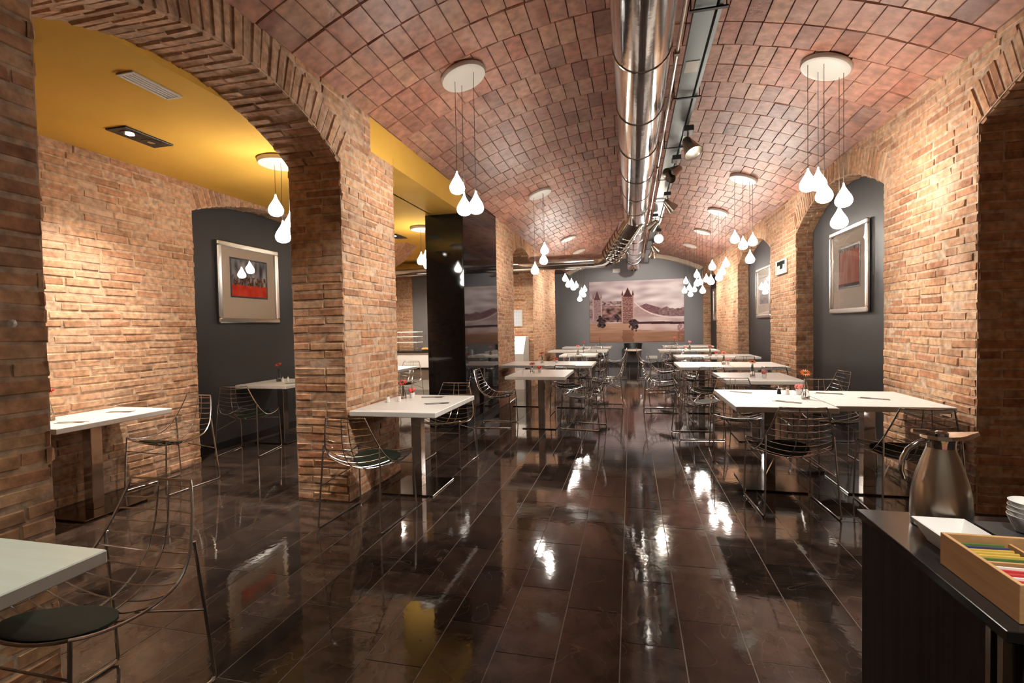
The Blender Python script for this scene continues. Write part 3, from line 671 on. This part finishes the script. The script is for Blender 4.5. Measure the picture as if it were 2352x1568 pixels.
# recessed aisle fittings
def downlight(label, x, y, watts=DOWN_W, ang=108):
    t = thing('ceiling_downlight', label, 'downlight', (x, y, ZC-.001), 0, 'recessed twin downlights')
    part('trim_frame', MB().box(-.10, .10, -.205, .205, -.012, 0, .003), 'black_frame', t)
    for k, (yy, on) in enumerate(((-.09, True), (.09, False))):
        part('reflector', MB().lathe([(.072, -.013), (.068, -.016), (.05, -.0145), (0, -.0142)], c=(0, yy, 0), n=20), 'black_frame', t, True)
        part('bulb', MB().lathe([(.03, -.0165), (.02, -.020), (0, -.021)], c=(0, yy, 0), n=14), 'bulb_glow' if on else 'brushed_steel', t, True)
    ld = bpy.data.lights.new('spot_beam', 'SPOT'); ld.energy = watts; ld.spot_size = math.radians(ang); ld.spot_blend = 1.0; ld.color = (1, .85, .70); ld.shadow_soft_size = .04
    lo = bpy.data.objects.new('spot_beam', ld); COL.objects.link(lo); lo.parent = t; lo.location = (0, -.09, -.03)
downlight('black twin downlight recessed in the yellow ceiling near the arch', -3.84, 3.257)
downlight('black twin downlight in the yellow ceiling towards the buffet', -3.88, 7.86)
downlight('added black twin downlight brightening the buffet counter', -4.9, 9.9, 170, 150)  # added fill lamp, brightens the dim buffet end of the aisle
downlight('added black twin downlight brightening the aisle end wall', -3.2, 10.1, 120, 150)  # second added fill lamp, for the end wall and cabinet
def grille(label, x, y):
    t = thing('ceiling_vent', label, 'vent', (x, y, ZC-.001), 0)
    for (x0, x1, y0, y1) in ((-.065, .065, -.175, -.155), (-.065, .065, .155, .175), (-.065, -.045, -.155, .155), (.045, .065, -.155, .155)): part('frame_rail', MB().box(x0, x1, y0, y1, -.010, 0, .002), 'white_panel', t)
    part('backing', MB().box(-.05, .05, -.16, .16, -.002, 0), 'grey_panel', t)
    for k in range(3): part('slat', MB().box(-.034+.026*k, -.018+.026*k, -.155, .155, -.008, -.003), 'white_panel', t)
grille('white slotted air vent in the yellow ceiling under the arch', -2.985, 2.615)
grille('small white air vent in the yellow ceiling behind the pendant lamp', -3.3, 5.0)

# ------------------------------------------------------------------ tables
TOPZ = .75
def table(label, x0, x1, y0, y1, rz=0., group='white cafe tables'):
    cx, cy = (x0+x1)/2, (y0+y1)/2; w, d = x1-x0, y1-y0
    t = thing('cafe_table', label, 'table', (cx, cy, 0), rz, group)
    tp = part('table_top', MB().box(-w/2, w/2, -d/2, d/2, TOPZ-.042, TOPZ, .004), 'white_top', t)
    part('mounting_plate', MB().box(-.16, .16, -.16, .16, TOPZ-.05, TOPZ-.042), 'dark_metal', t)
    part('post', MB().box(-.045, .045, -.045, .045, .012, TOPZ-.05, .004), 'chrome', t)
    part('base_plate', MB().box(-.235, .235, -.25, .25, 0.001, .014, .003), 'base_steel', t)
    return t
table('white cafe table cut off by the left edge in the foreground', -2.22, -1.555, .16, 1.16)
table('white cafe table against the pale brick wall of the side aisle', -4.52, -3.92, 2.61, 3.52)
table('white cafe table inside the dark niche of the side aisle', -4.78, -4.05, 5.16, 5.95)
table('white cafe table pushed against the brick pillar', -2.225, -1.48, 3.575, 4.56)
table('white cafe table in the middle left beyond the black column edge', -1.64, -.84, 6.37, 7.45)
table('white table nearest the black column, half of a joined pair', -2.20, -1.43, 8.25, 9.28)
table('white table joined to the one by the black column, on its hall side', -1.42, -.63, 8.2, 9.23)
table('white cafe table halfway down the left row', -1.58, -.77, 11.05, 12.05)
table('white table by the wall in the second joined pair of the left row', -2.15, -1.39, 13.0, 14.0)
table('white table on the hall side in the second joined pair of the left row', -1.38, -.61, 13.0, 14.0)
table('white table by the recess in the farthest left pair', -2.08, -1.35, 15.25, 16.2)
table('white table on the hall side of the farthest left pair', -1.34, -.6, 15.25, 16.2)
table('white table in front on the right, the left half of the joined pair', .79, 1.51, 4.16, 5.22)
table('white table in front on the right beside the brick wall', 1.53, 2.32, 4.28, 5.2)
table('single white table on the right behind the front pair', 1.05, 1.87, 6.02, 7.05)
table('white table third on the right, hall side of a pair', .71, 1.47, 7.88, 8.97)
table('white table third on the right, wall side of a pair', 1.48, 2.25, 7.9, 8.97)
table('white table fourth on the right, hall side of a pair', .87, 1.62, 10.25, 11.2)
table('white table fourth on the right, niche side of a pair', 1.63, 2.4, 10.25, 11.2)
table('white table fifth on the right, hall side of a pair', .68, 1.38, 12.85, 13.8)
table('white table fifth on the right, wall side of a pair', 1.39, 2.1, 12.85, 13.8)
table('white table farthest on the right, hall side', .93, 1.64, 15.5, 16.4)
table('white table farthest on the right beside the last niche', 1.65, 2.36, 15.5, 16.4)
table('white cafe table in the aisle before the buffet', -4.45, -3.67, 7.25, 8.1)

# ------------------------------------------------------------------ wire chairs
PROF = [(-.285, .800, .152, .012), (-.262, .715, .178, .030), (-.232, .630, .205, .050), (-.190, .545, .232, .064), (-.120, .475, .252, .066), (-.020, .445, .255, .060), (.090, .446, .253, .054), (.175, .460, .247, .046), (.238, .480, .238, .036)]
def prof(s):
    s = s*(len(PROF)-1); i = min(int(s), len(PROF)-2); f = s-i
    p0, p1, p2, p3 = PROF[max(i-1, 0)], PROF[i], PROF[i+1], PROF[min(i+2, len(PROF)-1)]
    return [.5*((2*b2)+(-a+c)*f+(2*a-5*b2+4*c-d)*f*f+(-a+3*b2-3*c+d)*f**3) for a, b2, c, d in zip(p0, p1, p2, p3)]
def shell(s, t):
    y, z, w, g = prof(s); e = .01; ya, za = prof(max(0, s-e))[:2]; yb, zb = prof(min(1, s+e))[:2]
    ty, tz = yb-ya, zb-za; L = math.hypot(ty, tz); ny, nz_ = tz/L, -ty/L          # towards the back / underside
    k = g*(1-t*t); return (w*t, y+ny*k, z+nz_*k)
CH = []
loop = [shell(i/24, 1) for i in range(25)] + [shell(1, 1-2*i/8) for i in range(1, 8)] + [shell(1-i/24, -1) for i in range(25)] + [shell(0, -1+2*i/6) for i in range(1, 6)]
CH.append(('seat_frame', MB().tube(loop, .0058, 7, True).mesh('seat_frame', 'chrome_wire', True)))
for k in range(15): CH.append(('cross_wire', MB().tube([shell(.045+k*.064, -1+2*i/10) for i in range(11)], .0032, 5).mesh('cross_wire', 'chrome_wire', True)))
for tt in (-.16, .16): CH.append(('long_wire', MB().tube([shell(i/22, tt) for i in range(23)], .0034, 5).mesh('long_wire', 'chrome_wire', True)))
for sx in (-1, 1):
    CH.append(('leg', MB().tube([(sx*.238, .236, .478), (sx*.248, .262, .035), (sx*.248, .262, .018), (sx*.249, .247, .0075), (sx*.249, 0, .0075), (sx*.249, -.255, .0075), (sx*.249, -.27, .016), (sx*.248, -.272, .03), (sx*.224, -.222, .585)], .0066, 8).mesh('leg', 'chrome_wire', True)))
    CH.append(('brace', MB().tube([(sx*.237, -.247, .30), (sx*.12, -.06, .383)], .0046, 6).mesh('brace', 'chrome_wire', True)))
CH.append(('crossbar', MB().tube([(-.241, .244, .36), (.241, .244, .36)], .0046, 6).mesh('crossbar', 'chrome_wire', True)))
pm = MB(); ring = []
NP = 24
for lay, (sc2, dz) in enumerate(((1., .002), (1., .012), (.9, .019), (0., .021))):
    for k in range(NP):
        a = math.tau*k/NP; t = .74*math.cos(a)*sc2; s = .79 + .185*math.sin(a)*sc2; x, y, z = shell(s, t); ring.append((x, y, z+dz))
f = [(l*NP+k, l*NP+(k+1) % NP, (l+1)*NP+(k+1) % NP, (l+1)*NP+k) for l in range(3) for k in range(NP)] + [tuple(range(NP-1, -1, -1))]
pm.add(ring, f); CH.append(('seat_pad', pm.mesh('seat_pad', 'pad_leather', True)))
def chair(label, x, y, deg):
    t = thing('wire_chair', label, 'chair', (x, y, 0), math.radians(deg), 'chrome wire chairs')
    for n, me in CH: link(n, me, t)
chair('chrome wire chair at the foreground table by the left edge', -1.90, 1.355, 180)
chair('chrome wire chair against the pale brick wall in the side aisle', -4.14, 3.70, 176)
chair('chrome wire chair in front of the dark niche table in the aisle', -4.38, 4.92, 12)
chair('chrome wire chair on the camera side of the table by the pillar', -1.915, 3.325, -2)
chair('chrome wire chair on the far side of the table by the pillar', -1.90, 4.89, 178)
chair('chrome wire chair beside the black column facing the hall', -1.90, 6.88, -88)
chair('chrome wire chair on the hall side of the middle left table', -.66, 6.93, 82)
chair('chrome wire chair tucked under the front right table, back to the camera', 1.15, 4.125, 3)
chair('chrome wire chair on the far side of the front right table', 1.06, 5.56, 176)
chair('chrome wire chair by the right brick wall, seen behind the steel jug', 1.94, 4.16, -3)
chair('chrome wire chair on the far side of the front table by the wall', 1.95, 5.50, 184)
chair('chrome wire chair facing the single right hand table from the dark niche', 2.20, 6.68, 96)
chair('chrome wire chair on the hall side of the single right hand table', .80, 6.55, -84)
rows = [(-1.0, 7.93, 0, 'camera side of the table pair by the black column'), (-1.02, 9.50, 180, 'far side of the table pair by the black column'), (-.42, 8.75, 92, 'hall end of the table pair by the black column'),
        (-1.18, 10.80, 2, 'camera side of the halfway left table'), 
        (-1.0, 12.76, 0, 'camera side of the second left pair'), (-1.0, 14.25, 180, 'far side of the second left pair'), (-.40, 13.5, 90, 'hall end of the second left pair'),
        (-.98, 15.0, 0, 'camera side of the farthest left pair'), (-.98, 16.45, 180, 'far side of the farthest left pair'),
        (1.08, 7.62, 0, 'camera side of the third right table'), (1.86, 7.62, 2, 'camera side of the third right table by the wall'), (1.10, 9.22, 180, 'far side of the third right table'), (.46, 8.4, -90, 'hall end of the third right pair'),
        (1.25, 10.0, 0, 'camera side of the fourth right table'), (2.0, 10.0, 0, 'camera side of the fourth right table by the niche'), (1.25, 11.45, 180, 'far side of the fourth right table'), (.62, 10.75, -90, 'hall end of the fourth right pair'),
        (1.05, 12.6, 0, 'camera side of the fifth right table'), (1.05, 14.05, 180, 'far side of the fifth right table'), (.42, 13.3, -90, 'hall end of the fifth right pair'),
        (1.3, 15.25, 0, 'camera side of the farthest right table'), (1.3, 16.65, 180, 'far side of the farthest right table')]
for x, y, a, where in rows: chair('chrome wire chair at the ' + where, x, y, a)
chair('chrome wire chair at the aisle table before the buffet', -4.05, 8.4, 180)

# stool by the mural
t = thing('stool', 'pale seated stool with a dark curved back under the mural', 'stool', (.06, 17.55, 0))
part('seat', MB().lathe([(0, .50), (.26, .50), (.30, .525), (.30, .555), (.26, .575), (0, .58)], n=24), 'mat_board', t, True)
bk = MB(); arcp = [(.29*math.cos(a), .27*math.sin(a), 0) for a in [math.radians(5+17*k) for k in range(11)]]
v = []; f = []
for k, (x, y, _) in enumerate(arcp): v += [(x*.94, y*.94, .58), (x*1.02, y*1.02, .78), (x*1.08, y*1.08, .78), (x*1.0, y*1.0, .58)]
for k in range(10):
    o = k*4
    for i in range(4): f.append((o+i, o+(i+1) % 4, o+4+(i+1) % 4, o+4+i))
f += [(0, 1, 2, 3), (43, 42, 41, 40)]
bk.add(v, f); part('backrest', bk, 'black_frame', t, True)
for sx in (-1, 1):
    for sy in (-1, 1): part('leg', MB().tube([(sx*.19, sy*.17, .51), (sx*.25, sy*.22, .0)], .012, 8), 'chrome', t, True)

# ------------------------------------------------------------------ things on the tables
def vase(label, x, y, petal, h=.17, stem=.05, tilt=0.):
    t = thing('flower_vase', label, 'vase', (x, y, TOPZ), 0, 'glass vases on the tables')
    part('bottle', MB().lathe([(.030, .0005), (.033, .006), (.030, .04), (.018, h*.62), (.012, h*.8), (.012, h), (.0105, h), (.010, h*.8), (.015, h*.6), (.026, .04), (.027, .01), (0, .009)], n=16), 'clear_glass', t, True)
    part('stem', MB().tube([(0, 0, .02), (.004, 0, h*.6), (tilt, 0, h+stem)], .0028, 6), 'stem_green', t)
    fl = MB(); n = 14
    for k in range(n):
        a = math.tau*k/n; ca, sa = math.cos(a), math.sin(a); b2 = a+math.tau/n*.42; b3 = a-math.tau/n*.42
        fl.add([(.010*ca, .010*sa, .004), (.030*math.cos(b2), .030*math.sin(b2), .008), (.046*ca, .046*sa, .003), (.030*math.cos(b3), .030*math.sin(b3), .008), (.028*ca, .028*sa, .0)], [(0, 1, 2, 3), (0, 4, 1), (1, 4, 2), (2, 4, 3), (3, 4, 0)])
    o = part('petals', fl, petal, t); o.location = (tilt, 0, h+stem); o.rotation_euler = (.6, 0, 0)
    e = part('flower_eye', MB().lathe([(.012, .002), (.012, .009), (.007, .012), (0, .0125)], n=10), 'flower_eye', t); e.location = (tilt, 0, h+stem); e.rotation_euler = (.6, 0, 0)
def pot(label, x, y, mat='petal_pink'):
    t = thing('flower_pot', label, 'flower pot', (x, y, TOPZ), 0, 'small flower pots on the tables')
    part('cup', MB().lathe([(.020, .0005), (.027, .05), (.024, .05), (.018, .01), (0, .008)], n=14), 'white_ceramic', t, True)
    for k in range(6):
        a = math.tau*k/6+.3; r = .022 if k else 0
        part('bloom', MB().lathe([(0, -.02), (.012, -.012), (.017, 0), (.012, .012), (0, .016)], c=(r*math.cos(a), r*math.sin(a), .066+.012*(k % 2)), n=8), mat, t, True)
def shaker(label, x, y, mat='white_ceramic'):
    t = thing('shaker', label, 'shaker', (x, y, TOPZ), 0, 'salt and pepper shakers')
    part('body', MB().lathe([(.015, .0005), (.018, .004), (.013, .045), (.012, .05)], n=14), mat, t, True); part('cap', MB().lathe([(.012, .05), (.013, .058), (.008, .066), (0, .068)], n=14), 'chrome', t, True)
KN = MB().prism([(-.009, -.11), (.009, -.11), (.008, -.01), (.011, .02), (.011, .09), (.004, .115), (-.006, .1), (-.007, -.01)], .0005, .003, 'z').mesh('knife', 'cutlery_steel')
FO = MB().prism([(-.008, -.10), (.008, -.10), (.004, .02), (.012, .04), (.012, .1), (.008, .1), (.007, .055), (.002, .055), (.002, .1), (-.002, .1), (-.002, .055), (-.007, .055), (-.008, .1), (-.012, .1), (-.012, .04), (-.004, .02)], .0005, .003, 'z').mesh('fork', 'cutlery_steel')
def cutlery(where, x, y, deg):
    a = math.radians(deg)
    for n, me, dx in (('table_knife', KN, .0), ('table_fork', FO, .045)):
        o = link(n, me, None, (x+dx*math.cos(a), y+dx*math.sin(a), TOPZ), a); tag(o, 'steel %s laid on the %s' % (n.split('_')[1], where), n.split('_')[1], 'cutlery on the tables')
vase('glass bottle vase with an orange gerbera on the front right table', 1.42, 4.62, 'petal_orange')
pot('small white pot of pink blooms on the front right table', 1.50-.04, 4.92)
shaker('white shaker on the front right table near the vase', 1.36, 4.90); shaker('dark shaker on the front right table near the vase', 1.30, 4.93, 'black_frame')
cutlery('front right table, camera side', 1.22, 4.42, 55); cutlery('front right table, far side', .98, 5.0, 60); cutlery('front table by the right brick wall', 1.95, 4.68, 60); cutlery('front table by the right brick wall, far side', 1.72, 4.98, 70)
vase('glass bottle vase on the table by the brick pillar', -2.10, 4.30, 'petal_red', .12, .03); pot('red bloom pot on the table by the brick pillar', -2.03, 4.35, 'petal_red')
shaker('white shaker left of the red bloom on the pillar table', -2.13, 4.06); shaker('white shaker right of the red bloom on the pillar table', -2.04, 4.10)
cutlery('table by the brick pillar', -1.66, 4.05, -62); cutlery('table by the brick pillar, far side', -1.85, 4.42, -80)
vase('glass bottle vase with a red gerbera on the table by the pale brick wall', -4.35, 2.86, 'petal_red', .15, .07); cutlery('table by the pale brick wall, near end', -4.10, 2.85, -70); cutlery('table by the pale brick wall, far end', -4.2, 3.30, -75)
vase('tall glass vase with a red flower on the dark niche table', -4.50, 5.60, 'petal_red', .17, .05); pot('pink bloom pot on the dark niche table', -4.30, 5.72); shaker('white shaker on the dark niche table by the vase', -4.40, 5.55); shaker('white shaker on the dark niche table by the pink blooms', -4.36, 5.60)
cutlery('dark niche table', -4.15, 5.45, -60)
pot('red bloom pot on the middle left table', -1.28, 7.0, 'petal_red'); vase('small vase on the middle left table', -1.36, 6.85, 'petal_red', .10, .03)
pot('dark red bloom pot on the hall side table by the black column', -1.30, 8.8, 'petal_red'); vase('vase with a red flower on the table by the black column', -1.55, 8.7, 'petal_red', .14, .04)
vase('vase with a pink flower on the halfway left table', -1.2, 11.5, 'petal_pink', .14, .05); vase('vase with a red flower on the second left pair', -1.25, 13.5, 'petal_red', .16, .05); vase('tall vase with a red flower on the farthest left pair', -.95, 15.7, 'petal_red', .2, .06)
shaker('white shaker on the second left pair', -1.1, 13.4)
vase('clear vase on the single right hand table', 1.42, 6.5, 'petal_orange', .16, .02); pot('pink bloom pot on the single right hand table', 1.52, 6.36)
vase('vase on the third right hand table', 1.42, 8.4, 'petal_pink', .15, .03); pot('pink bloom pot on the third right hand table', 1.50, 8.5)
vase('vase with a red flower on the fourth right hand table', 1.55, 10.7, 'petal_red', .14, .05); pot('red bloom pot on the fourth right hand table', 1.65, 10.6, 'petal_red'); pot('orange red bloom pot beside it on the fourth right hand table', 1.78, 10.65, 'petal_orange')
pot('pink bloom pot on the fifth right hand table', 1.35, 13.3); vase('vase with a pink flower on the fifth right hand table', 1.45, 13.35, 'petal_pink', .15, .05); vase('vase on the farthest right hand table', 1.3, 15.95, 'petal_red', .2, .05)

# ------------------------------------------------------------------ foreground sideboard and what stands on it
CZ = .85
t = thing('sideboard', 'black topped sideboard of dark wood in the right foreground', 'sideboard', (1.2, .95, 0))
part('worktop', MB().box(-.563, .75, .085, .684, CZ-.022, CZ, .0015), 'counter_black', t)
part('side_panel', MB().box(-.552, -.53, .16, .676, .06, CZ-.022), 'wenge', t)
part('front_panel', MB().box(-.53, .74, .654, .676, .06, CZ-.022), 'wenge', t)
part('back_panel', MB().box(-.53, .74, .10, .12, .06, CZ-.022), 'wenge', t)
part('plinth', MB().box(-.51, .7, .13, .64, 0, .06), 'black_skirting', t)
for yy in (.152, .120): part('metal_strip', MB().box(-.552, -.53, yy-.007, yy+.007, .06, CZ-.022), 'brushed_steel', t)
# vacuum jug
t = thing('vacuum_jug', 'brushed steel vacuum jug with chrome lid and loop handle on the sideboard', 'jug', (.795, 1.535, CZ), math.radians(8))
part('body', MB().lathe([(.050, .0005), (.063, .003), (.066, .02), (.066, .05), (.064, .085), (.058, .122), (.049, .155), (.039, .186), (.033, .204), (.030, .216), (.029, .226)], n=40), 'brushed_steel', t, True)
part('collar', MB().lathe([(.031, .205), (.032, .226), (.034, .234), (.028, .238), (0, .238)], n=30), 'chrome', t, True)
sp = MB(); pts = [(.0, -.040), (.030, -.036), (.065, -.020), (.092, -.004), (.096, .0), (.092, .004), (.065, .020), (.030, .036), (.0, .040), (-.03, .034), (-.042, .012), (-.042, -.012), (-.03, -.034)]
n = len(pts); lift = [0 if x < .05 else (x-.05)*.16 for x, y in pts]
sp.add([(x, y, .236+l) for (x, y), l in zip(pts, lift)] + [(x*.96, y*.9, .245+l) for (x, y), l in zip(pts, lift)], [tuple(range(n-1, -1, -1)), tuple(range(n, 2*n))] + [(i, (i+1) % n, n+(i+1) % n, n+i) for i in range(n)])
part('spout_lid', sp, 'chrome', t)
part('thumb_lever', MB().tube([(-.02, 0, .246), (-.04, 0, .252), (-.072, 0, .256)], [.009, .008, .005], 10), 'chrome', t, True)
part('lid_knob', MB().lathe([(.016, .244), (.017, .249), (.011, .254), (0, .255)], n=16), 'chrome', t, True)
part('handle', MB().tube([(-.026, 0, .232), (-.055, 0, .226), (-.082, 0, .206), (-.096, 0, .178), (-.098, 0, .150), (-.090, 0, .128)], [.006, .0065, .007, .007, .0065, .005], 10), 'chrome', t, True)
# porcelain dish
t = thing('serving_dish', 'rectangular white porcelain dish with sloping sides on the sideboard', 'dish', (.746, 1.381, CZ), 0)
def rect(w, d, z): return [(-w, -d, z), (w, -d, z), (w, d, z), (-w, d, z)]
dm = MB(); dm.add(rect(.034, .046, .0008) + rect(.058, .072, .050) + rect(.0555, .0695, .052) + rect(.032, .044, .006), [(3, 2, 1, 0)] + [(k*4+i, k*4+(i+1) % 4, k*4+4+(i+1) % 4, k*4+4+i) for k in range(3) for i in range(4)] + [(12, 13, 14, 15)])
part('bowl', dm, 'white_ceramic', t)
def sachet(label, x, y, z, w, d, mat, rx=0., rz=0., th=.006):
    o = link('sachet', MB().box(-w/2, w/2, -d/2, d/2, 0, th, .0015).mesh('sachet', mat), None, (x, y, z)); o.rotation_euler = (rx, 0, rz); return tag(o, label, 'sachet', 'sachets on the sideboard')
sachet('black sachet lying in the white porcelain dish', .757, 1.39, CZ+.008, .026, .05, 'sachet_navy', 0, .3)
sachet('red and white sachet in the near corner of the porcelain dish', .728, 1.365, CZ+.016, .022, .04, 'sachet_red', 0, -.3); sachet('white sachet beside the red one in the porcelain dish', .735, 1.40, CZ+.0075, .02, .045, 'sachet_white', 0, .1)
# wooden tea box
t = thing('tea_box', 'pale wooden tea box with compartments at the front of the sideboard', 'box', (.797, 1.18, CZ), 0)
part('side_board', MB().box(-.125, -.117, -.118, .118, .0005, .072, .001), 'box_wood', t); part('side_board', MB().box(.117, .125, -.118, .118, .0005, .072, .001), 'box_wood', t)
part('end_board', MB().box(-.117, .117, .110, .118, .0005, .072, .001), 'box_wood', t); part('end_board', MB().box(-.117, .117, -.118, -.110, .0005, .072, .001), 'box_wood', t)
part('bottom_board', MB().box(-.117, .117, -.110, .110, .0006, .006), 'box_wood', t); part('divider', MB().box(-.117, .117, -.004, .002, .006, .062), 'box_wood', t); part('divider', MB().box(-.003, .003, -.110, .110, .006, .058), 'box_wood', t)
cols = ['sachet_green', 'sachet_yellow', 'sachet_yellow', 'sachet_yellow', 'sachet_navy', 'sachet_red', 'sachet_red', 'sachet_white']
names = ['green', 'ochre', 'yellow', 'golden', 'navy', 'red', 'crimson', 'white']
q = random.Random(5); k = 0
for cxs, cys, where in ((-.06, .055, 'far left'), (.06, .055, 'far right'), (-.06, -.057, 'near left'), (.06, -.057, 'near right')):
    for j in range(6):
        idx = (j % 5) if cys > 0 else 5 + j % 3
        o = sachet('%s tea sachet, %s from the camera in the %s compartment of the tea box' % (names[idx], ('nearest', 'second', 'third', 'fourth', 'fifth', 'farthest')[j], where), .797+cxs, 1.18+cys+(j-2.5)*.0145, CZ+.0075, .085, .052, cols[idx], math.radians(74), q.uniform(-.05, .05), .0045)
        o.location.z = CZ+.008+.026; o['group'] = 'tea sachets in the %s compartment' % where
# cups and slate
t = thing('slate_board', 'thin black slate board behind the cup stack on the sideboard', 'board', (.985, 1.515, CZ)); part('slab', MB().box(-.10, .12, -.06, .06, .0005, .007, .001), 'slate', t)
for k in range(4):
    t = thing('coffee_cup', 'white coffee cup, %s in the stack on the slate board' % ('lowest', 'second from the bottom', 'third from the bottom', 'topmost')[k], 'cup', (.972+.001*k, 1.508, CZ+.0075+k*.012), .4*k, 'stacked white cups')
    part('bowl', MB().lathe([(.022, .0005), (.026, .002), (.034, .018), (.041, .036), (.043, .043), (.041, .043), (.038, .036), (.031, .020), (.022, .006), (0, .005)], n=24), 'white_ceramic', t, True)

# ------------------------------------------------------------------ buffet at the end of the aisle
t = thing('buffet_counter', 'pale fronted buffet counter at the end of the side aisle', 'counter', (-4.9, 10.9, 0))
part('worktop', MB().box(-1.4, 1.5, -.36, .6, .86, .90, .004), 'counter_black', t); part('front_panel', MB().box(-1.4, 1.5, -.34, -.31, .52, .855), 'white_panel', t); part('shelf', MB().box(-1.4, 1.5, -.30, .6, .48, .51), 'counter_black', t); part('lower_panel', MB().box(-1.4, 1.5, -.25, -.22, .0, .47), 'grey_panel', t)
t = thing('bread_rack', 'chrome tiered display rack with pale trays on the buffet', 'rack', (-5.15, 10.85, .90))
for sx in (-.3, .3):
    for sy in (-.15, .15): part('upright', MB().tube([(sx, sy, 0), (sx, sy, .44)], .012, 8), 'chrome', t, True)
for k, zz in enumerate((.06, .20, .33, .44)): part('tray', MB().box(-.32, .32, -.17, .17, zz-.012, zz+.006, .003), 'white_panel' if k else 'chrome', t)
q = random.Random(9)
for k in range(5):
    o = link('bread_roll', MB().lathe([(0, 0), (.04, .005), (.055, .03), (.045, .055), (.02, .066), (0, .068)], n=12).mesh('bread_roll', 'bread', True), None, (-4.72+.11*(k % 3), 10.80+.12*(k//3), .901)); tag(o, 'golden bread roll, %s of those beside the rack on the buffet' % ('front left', 'front middle', 'front right', 'back left', 'back middle')[k], 'bread', 'bread rolls on the buffet')
t = thing('buffet_kettle', 'steel lidded pot on the buffet left of the rack', 'pot', (-5.75, 10.85, .90)); part('body', MB().lathe([(.10, 0), (.12, .01), (.12, .2), (.1, .22)], n=20), 'chrome', t, True); part('lid', MB().lathe([(.11, .22), (.08, .27), (.02, .28), (.02, .31), (0, .31)], n=20), 'chrome', t, True)
t = thing('service_cabinet', 'white service cabinet with a sloping printed front by the aisle end wall', 'cabinet', (-2.66, 11.22, 0))
part('body', MB().prism([(-.32, 0), (.30, 0), (.30, 1.18), (.05, 1.18), (-.30, .80), (-.32, .80)], -.36, .30, 'x'), 'grey_panel', t)
part('sloping_front', MB().prism([(-.318, .80), (-.306, .79), (.036, 1.185), (.024, 1.192)], -.355, .295, 'x'), 'white_panel', t)
part('top_panel', MB().box(-.36, .30, .03, .30, 1.18, 1.192), 'white_panel', t)
